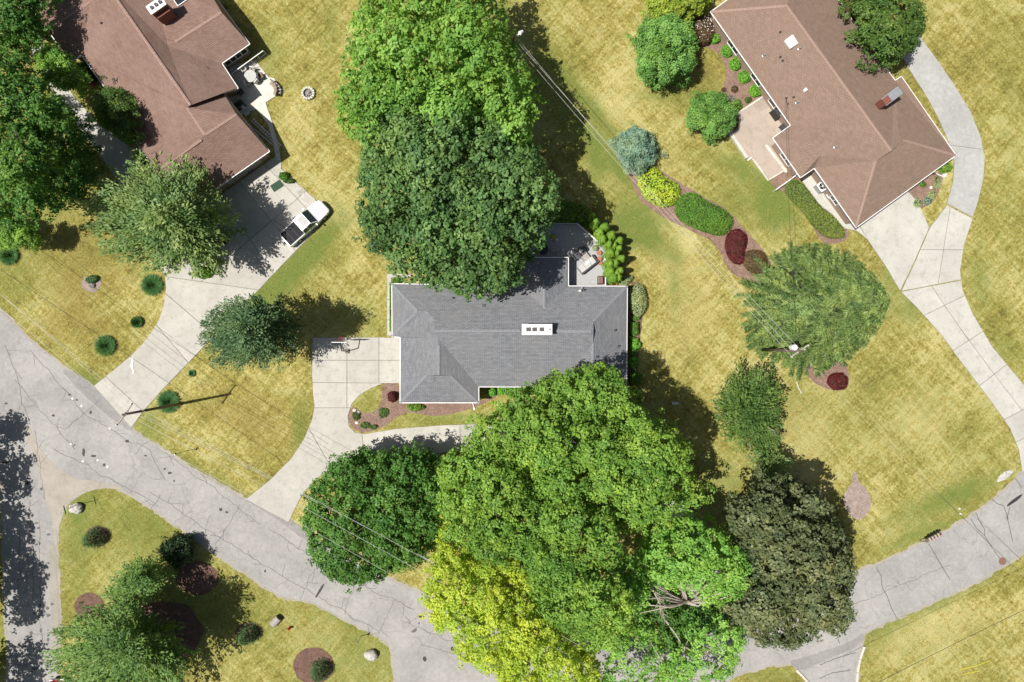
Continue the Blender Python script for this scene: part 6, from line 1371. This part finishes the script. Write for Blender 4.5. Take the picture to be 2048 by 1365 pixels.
cone('small dark conifer in the mulch ring below the upper boulder', (196, 1074), 1.15, 2.3)
cone('small dark conifer in the mulch ring at the left of the split log', (500, 1266), 1.1, 2.3)
cone('small dark conifer at the edge of the big brown mulch circle', (643, 1337), 1.15, 2.3)

# arborvitae screen east of the deck
ORD = 'first second third fourth fifth sixth seventh eighth ninth tenth eleventh twelfth thirteenth fourteenth fifteenth sixteenth seventeenth eighteenth nineteenth twentieth'.split()
spots = [(975, 195, 1.0), (1115, 275, 1.1), (1045, 355, 1.0), (1215, 400, 1.1), (1085, 450, 1.0), (1340, 470, .85), (1175, 530, .8), (1250, 545, .9), (1330, 590, .75), (1200, 660, 1.15), (1290, 665, .7), (1370, 745, .8), (1190, 830, 1.0), (1270, 820, 1.0), (1200, 940, 1.1), (1290, 960, 1.0), (1345, 930, .8), (1250, 1035, 1.0), (1320, 1030, .85), (930, 100, .7)]
for k, (x, y, s_) in enumerate(sorted(spots, key=lambda q: q[1])):
    h = 3.6 * rng.uniform(.9, 1.12); top = P(DX(x) + 2, DY(y), h * .62); b = Vector((top.x, top.y, 0)); t = Thing('arborvitae', ORD[k] + ' bright green arborvitae from the northern end of the screen beside the deck', 'shrub', b, 'arborvitae planted along the deck'); n = 1500
    u = rng.random(n); a = rng.random(n) * 6.283; prof = .56 * s_ * np.sqrt(np.maximum(0, 1 - (u ** 1.7))) ; rad = prof * rng.uniform(.6, 1.15, n) * (1 + .12 * np.sin(a * 4 + u * 9 + k))
    c = np.column_stack([b.x + rad * np.cos(a), b.y + rad * np.sin(a), .1 + u * h]); nr = unit(np.column_stack([np.cos(a), np.sin(a), .4 + u * .8]) + rng.normal(size=(n, 3)) * .35)
    quads_object('foliage', leaf_quads(c, nr, .15 * rng.uniform(.7, 1.3, n), .6), .5 + rng.normal() * .06 + rng.normal(size=n) * .16, L_['arbor'], t.root, t.org)
    t.part('stem', MB().lathe(b, [(.25, 0), (.4 * s_, .5), (.36 * s_, h * .6), (.1, h * .9)], 8), M['twig'])

# shrubs and hedges
sh = shrub
sh('clipped_shrub', 'large pale sage-green clipped shrub at the right corner of the grey house', 'shrub', circle(1276, 600, 18, 18, .04, 33), 1.8, 'sage', .12)
sh('clipped_shrub', 'small sage-green tilted shrub by the deck end of the grey house', 'shrub', circle(1252, 561, 15, 14, .06, 8, -.5), 1.1, 'sage', .11)
sh('clipped_shrub', 'small flat green shrub directly below the large sage shrub', 'shrub', [(1264, 632), (1282, 632), (1279, 640), (1264, 643)], .9, 'box', .1)
sh('clipped_shrub', 'square clipped green shrub along the right wall of the grey house', 'shrub', [(1260, 645), (1276, 645), (1277, 668), (1270, 673), (1260, 672)], 1.0, 'box', .1, flat=True)
sh('loose_shrub', 'loose leafy shrub along the right wall of the grey house', 'shrub', [(1260, 673), (1276, 678), (1283, 690), (1275, 708), (1262, 710)], 1.1, 'boxbright', .16, rough=2)
sh('round_shrub', 'round bright green shrub lowest along the right wall', 'shrub', circle(1268, 725, 10, 14, .08, 14), 1.0, 'boxbright', .12)
sh('round_shrub', 'shaded round shrub below the bright round one on the right wall', 'shrub', circle(1272, 757, 14, 14, .08, 14), 1.0, 'box', .12)
sh('hedge', 'low clipped hedge along the front wall of the grey house', 'hedge', [(995, 776), (1110, 776), (1110, 790), (995, 790)], .9, 'boxbright', .12, flat=True)
sh('round_shrub', 'round bright shrub at the left end of the front hedge', 'shrub', circle(983, 785, 10, 14, .08, 9), .9, 'boxbright', .12)
sh('round_shrub', 'lime green spreading shrub below the garage wing of the grey house', 'shrub', circle(831, 815, 18, 16, .1, 8), .7, 'arbor', .13)
sh('red_shrub', 'small dark red maple shrub beside the garage of the grey house', 'shrub', circle(783, 794, 9, 14, .15, 11), 1.2, 'red', .12)
for lab, x, y, rx, ry, m_ in [('low green plant in the middle of the island bed', 767, 827, 10, 11, 'box'), ('low green plant at the left tip of the island bed', 712, 833, 9, 9, 'locust'), ('low green plant at the bottom of the island bed', 730, 851, 9, 7, 'box'), ('low green plant at the bottom right of the island bed', 747, 855, 8, 5, 'box')]:
    sh('perennial', lab, 'plant', circle(x, y, rx, 12, .2, ry), .45, m_, .12, dens=.5)
for i, (x, y) in enumerate([(709, 821), (716, 826), (714, 846)]): rock(['pale edging stone at the top of the island bed tip', 'pale edging stone in the middle of the island bed tip', 'pale edging stone at the bottom of the island bed tip'][i], x, y, .22, .18, .2, 'stone')
sh('hedge', 'low hedge strip against the left wall of the grey house', 'hedge', [(779, 566), (786, 562), (786, 664), (779, 664)], .6, 'box', .11)
sh('round_shrub', 'shrub at the back left corner of the grey house', 'shrub', circle(793, 562, 9, 12, .1, 6), .8, 'box', .11)
sh('round_shrub', 'green shrub under the back eave of the grey house', 'shrub', circle(862, 563, 24, 14, .1, 8), 1.0, 'box', .12)
sh('shade_shrubs', 'dark green thicket behind the deck in the oak shade', 'shrub', [(1085, 440), (1090, 405), (1130, 400), (1170, 410), (1190, 430), (1172, 452), (1150, 447), (1110, 447)], 1.6, 'box', .15, rough=1.6)
# left house
for lab, x, y, rx, ry, h, m_ in [('dark leafy shrub at the outer corner of the upper-left house', 58, 50, 22, 26, 1.8, 'box'), ('shrub in the notch of the left eave', 160, 135, 14, 12, 1.2, 'box'), ('yellow-green shrub below the notch of the left eave', 172, 152, 16, 12, 1.2, 'locust'), ('green shrub above the entry walk by the left wall', 205, 235, 14, 18, 1.4, 'box'),
                             ('green shrub by the left wall near the second notch', 255, 270, 14, 16, 1.5, 'box'), ('bright green shrub at the second notch of the left eave', 278, 315, 15, 16, 1.8, 'boxbright'), ('light green shrub at the tip of the planting island on the driveway', 405, 545, 20, 14, 1.0, 'arbor'), ('dark shrub in the planting island under the feathery tree', 395, 500, 30, 24, 1.2, 'box'),
                             ('reddish shrub in the planting island under the feathery tree', 440, 478, 16, 12, 1.0, 'redbrown'), ('small green shrub at the upper edge of the garage apron', 567, 352, 11, 9, .9, 'box'), ('spreading green plant beside the dark green mat', 578, 362, 12, 5, .5, 'locust')]:
    sh('garden_shrub', lab, 'shrub', circle(x, y, rx, 14, .15, ry), h, m_, .14, rough=1.6)
t = Thing('red_flowers', 'clump of red flowers by the left wall', 'flowers', P(188, 168)); n = 130; c = P(188, 169, .6); d = rand_dirs(n); d[:, 2] = abs(d[:, 2]); quads_object('petals', leaf_quads(np.array(c) + d * .33 * rng.random((n, 1)), unit(d + np.array([0, 0, .8])), rng.uniform(.08, .16, n)), rng.random(n), M['flower_red'], t.root, t.org); t.part('stems', MB().lathe(P(188, 169, 0), [(.1, 0), (.2, .5)], 8), M['twig'])
def tuft(label, x, y, r, h=.7, mat='tuft', n=1600, name='ornamental_grass', group='clumps of ornamental grass on the left lawns'):
    b = P(x, y); t = Thing(name, label, 'grass clump', b, group); a = rng.random(n) * 6.283; rr = r / S * rng.random(n) ** .6; lean = rr / (r / S)
    p0 = np.column_stack([b.x + rr * .35 * np.cos(a), b.y + rr * .35 * np.sin(a), np.full(n, .02)]); L = h * rng.uniform(.7, 1.1, n); ou = np.column_stack([np.cos(a), np.sin(a), np.zeros(n)])
    p1 = p0 + ou * (rr * .75)[:, None] + np.array([0, 0, 1]) * (L * (1 - .45 * lean))[:, None]; w = np.column_stack([-np.sin(a), np.cos(a), np.zeros(n)]) * .022; mid = (p0 + p1) / 2 + np.array([0, 0, .1])
    quads_object('blades', np.stack([p0, mid + w, p1, mid - w], 1), .33 + rng.normal(size=n) * .22, L_[mat], t.root, t.org); t.part('root_clump', MB().lathe(b, [(r / S * .45, 0), (r / S * .3, .12), (.05, .2)], 10), M['twig'])
for lab, x, y, r in [('dark ornamental grass clump at the left edge', 20, 512, 21), ('dark ornamental grass clump beside the driveway curve', 306, 571, 23), ('ornamental grass clump above the road, left of the driveway', 213, 692, 22), ('pale-tipped ornamental grass clump at the foot of the tall pole shadow', 338, 804, 24), ('small pale grass clump on the left lawn', 276, 645, 12)]:
    tuft(lab, x, y, r)
sh('garden_shrub', 'small dark shrub behind the dark rock on the left lawn', 'shrub', circle(183, 559, 13, 12, .2, 8), .6, 'tuft', .12)
tuft('tiny green tuft on the lawn below the conifer', 385, 747, 8, .35, n=250)
# right house beds
for k, (lab, x, y, r) in enumerate([('small bright round shrub nearest the purple shrub, by the right house', 1431, 76, 10), ('second bright round shrub along the right house, counted from the purple shrub', 1455, 101, 12), ('third bright round shrub along the right house, counted from the purple shrub', 1472, 126, 13), ('fourth bright round shrub along the right house, counted from the purple shrub', 1491, 152, 13), ('bright round shrub nearest the brick patio', 1513, 180, 13)]):
    sh('round_shrub', lab, 'shrub', circle(x, y, r, 14, .06), .9, 'boxbright', .12, group='round green shrubs along the right house')
t = sh('flowering_shrub', 'dark purple shrub speckled with white flowers by the right house', 'shrub', circle(1408, 58, 22, 16, .08, 29), 1.7, 'redbrown', .13)
n = 70; a = rng.random(n) * 6.283; rr = rng.random(n) ** .5; pts = np.array([P(1408 + 20 * q * math.cos(w), 58 + 26 * q * math.sin(w), 1.75 - .6 * q * q) for q, w in zip(rr, a)]); quads_object('blossoms', leaf_quads(pts, unit(rng.normal(size=(n, 3)) * .3 + np.array([0, 0, 1])), rng.uniform(.09, .17, n), .9), rng.random(n), M['flower_white'], t.root, t.org)
sh('golden_shrub', 'brilliant yellow-green spreading shrub, left part of the hedge bed', 'shrub', smooth_poly([(1272, 340), (1295, 330), (1315, 334), (1330, 355), (1355, 365), (1364, 385), (1350, 410), (1325, 416), (1295, 400), (1278, 375)], 1), 1.3, 'lime', .2, rough=2)
sh('hedge', 'thick dark green hedge in the middle of the curving bed', 'hedge', smooth_poly([(1352, 405), (1368, 385), (1395, 385), (1412, 402), (1448, 416), (1470, 438), (1462, 462), (1442, 474), (1405, 462), (1365, 445), (1350, 425)], 1), 1.2, 'box', .13, rough=.8)
sh('barberry_shrub', 'dark red barberry in the curving bed', 'shrub', smooth_poly([(1458, 462), (1478, 455), (1494, 468), (1496, 486), (1490, 500), (1490, 525), (1476, 532), (1456, 515), (1450, 485)], 1), 1.0, 'red', .12, rough=1.4)
t = sh('barberry_shrub', 'bronze-brown shrub at the lower end of the curving bed', 'shrub', smooth_poly([(1490, 502), (1515, 498), (1534, 508), (1538, 532), (1520, 550), (1500, 545), (1487, 528)], 1), 1.0, 'redbrown', .12, rough=1.0)
sh('hedge', 'long olive-green clipped hedge beside the white side pad', 'hedge', smooth_poly([(1568, 375), (1580, 358), (1600, 360), (1620, 385), (1640, 412), (1668, 432), (1690, 460), (1690, 478), (1655, 478), (1630, 455), (1605, 420), (1580, 395)], 1), 1.0, 'hedge', .12, rough=.5, flat=True)
sh('red_shrub', 'crimson japanese maple shrub below the big spruce', 'shrub', circle(1679, 764, 19, 16, .1, 18), 1.3, 'red', .14)
sh('round_shrub', 'bright green shrub at the foot of the big spruce', 'shrub', circle(1650, 728, 15, 14, .1, 13), 1.1, 'box', .12)
sh('round_shrub', 'lime shrub at the driveway corner of the right house', 'shrub', circle(1894, 334, 13, 14, .1, 11), 1.0, 'arbor', .13)
for lab, x, y, rx, ry, m_ in [('pale blue-green mound at the bottom of the right house bed', 1837, 406, 9, 9, 'sage'), ('pale blue-green mound in the middle of the right house bed', 1865, 389, 9, 9, 'sage'), ('grey-green mound touching the middle mound of the right house bed', 1857, 402, 8, 8, 'bluespruce'), ('pale creeping plant at the top of the right house bed', 1876, 365, 7, 14, 'sage'), ('small green plant at the wall of the right house bed', 1847, 369, 7, 5, 'box'),
                          ('lavender plant in the mulch above the brick patio', 1462, 197, 8, 7, 'lavender'), ('yellow-green plant in the mulch above the brick patio', 1476, 212, 9, 13, 'arbor'), ('small green plant in the mulch next to the patio edge', 1497, 200, 7, 6, 'locust'), ('dark red low plant in the mulch bed centre', 1470, 178, 7, 7, 'redbrown'), ('tiny dark red plant in the mulch bed', 1448, 179, 5, 4, 'redbrown'), ('purple-leaved plant at the corner of the brick patio', 1470, 246, 8, 13, 'redbrown')]:
    sh('perennial', lab, 'plant', circle(x, y, rx, 12, .15, ry), .4, m_, .11, dens=.8)
sh('garden_shrub', 'dark red shrub between the right house wall and the olive tree', 'shrub', circle(1706, 18, 12, 12, .2, 30, -.4), 1.2, 'redbrown', .14)

# ------------------------------------------------------------------ grass tufts over the lawns (uncountable)
def tufts(n):
    x = rng.uniform(-30, 2078, n); y = rng.uniform(-30, 1395, n)
    bad = in_poly(x, y, road_px)
    for o in list(bpy.data.objects):
        pass
    for poly in LAWN_OUT: bad |= in_poly(x, y, poly)
    x, y = x[~bad], y[~bad]; m = len(x); c = np.column_stack([(x - 1024) / S, (682.5 - y) / S, rng.uniform(.02, .07, m)])
    # clumpy density
    from mathutils import noise as mn
    nv = np.array([mn.noise(Vector((float(a) * .5, float(b) * .5, 3.1))) for a, b in c[:, :2]]) 
    nf = np.array([mn.noise(Vector((float(a) * 1.7, float(b) * 1.7, 9.1))) for a, b in c[:, :2]])
    keep = (nv + nf * .7 + rng.normal(size=m) * .25) > .02; c = c[keep]; nv = nv[keep]; m = len(c)
    nr = unit(rng.normal(size=(m, 3)) * np.array([.8, .8, .3]) + np.array([0, 0, .8])); V = leaf_quads(c, nr, rng.uniform(.07, .2, m), .3, .1)
    quads_object('grass_tufts', V, .45 + nv * .5 + rng.normal(size=m) * .32, L_['straw'], None, (0, 0, 0), 'stuff')
LAWN_OUT = []
for o in bpy.data.objects:
    if o.get('kind') == 'structure' and o.type == 'MESH' and o.name.split('.')[0] in ('driveway', 'entry_walk', 'side_path', 'grey_path', 'side_pad', 'stone_patio', 'brick_patio', 'mulch_bed', 'mulch_ring', 'stone_bed'):
        n_ = len(o.data.vertices) // 2; LAWN_OUT.append([(v.co.x * S + 1024, 682.5 - v.co.y * S) for v in list(o.data.vertices)[:n_]])
tufts(170000)
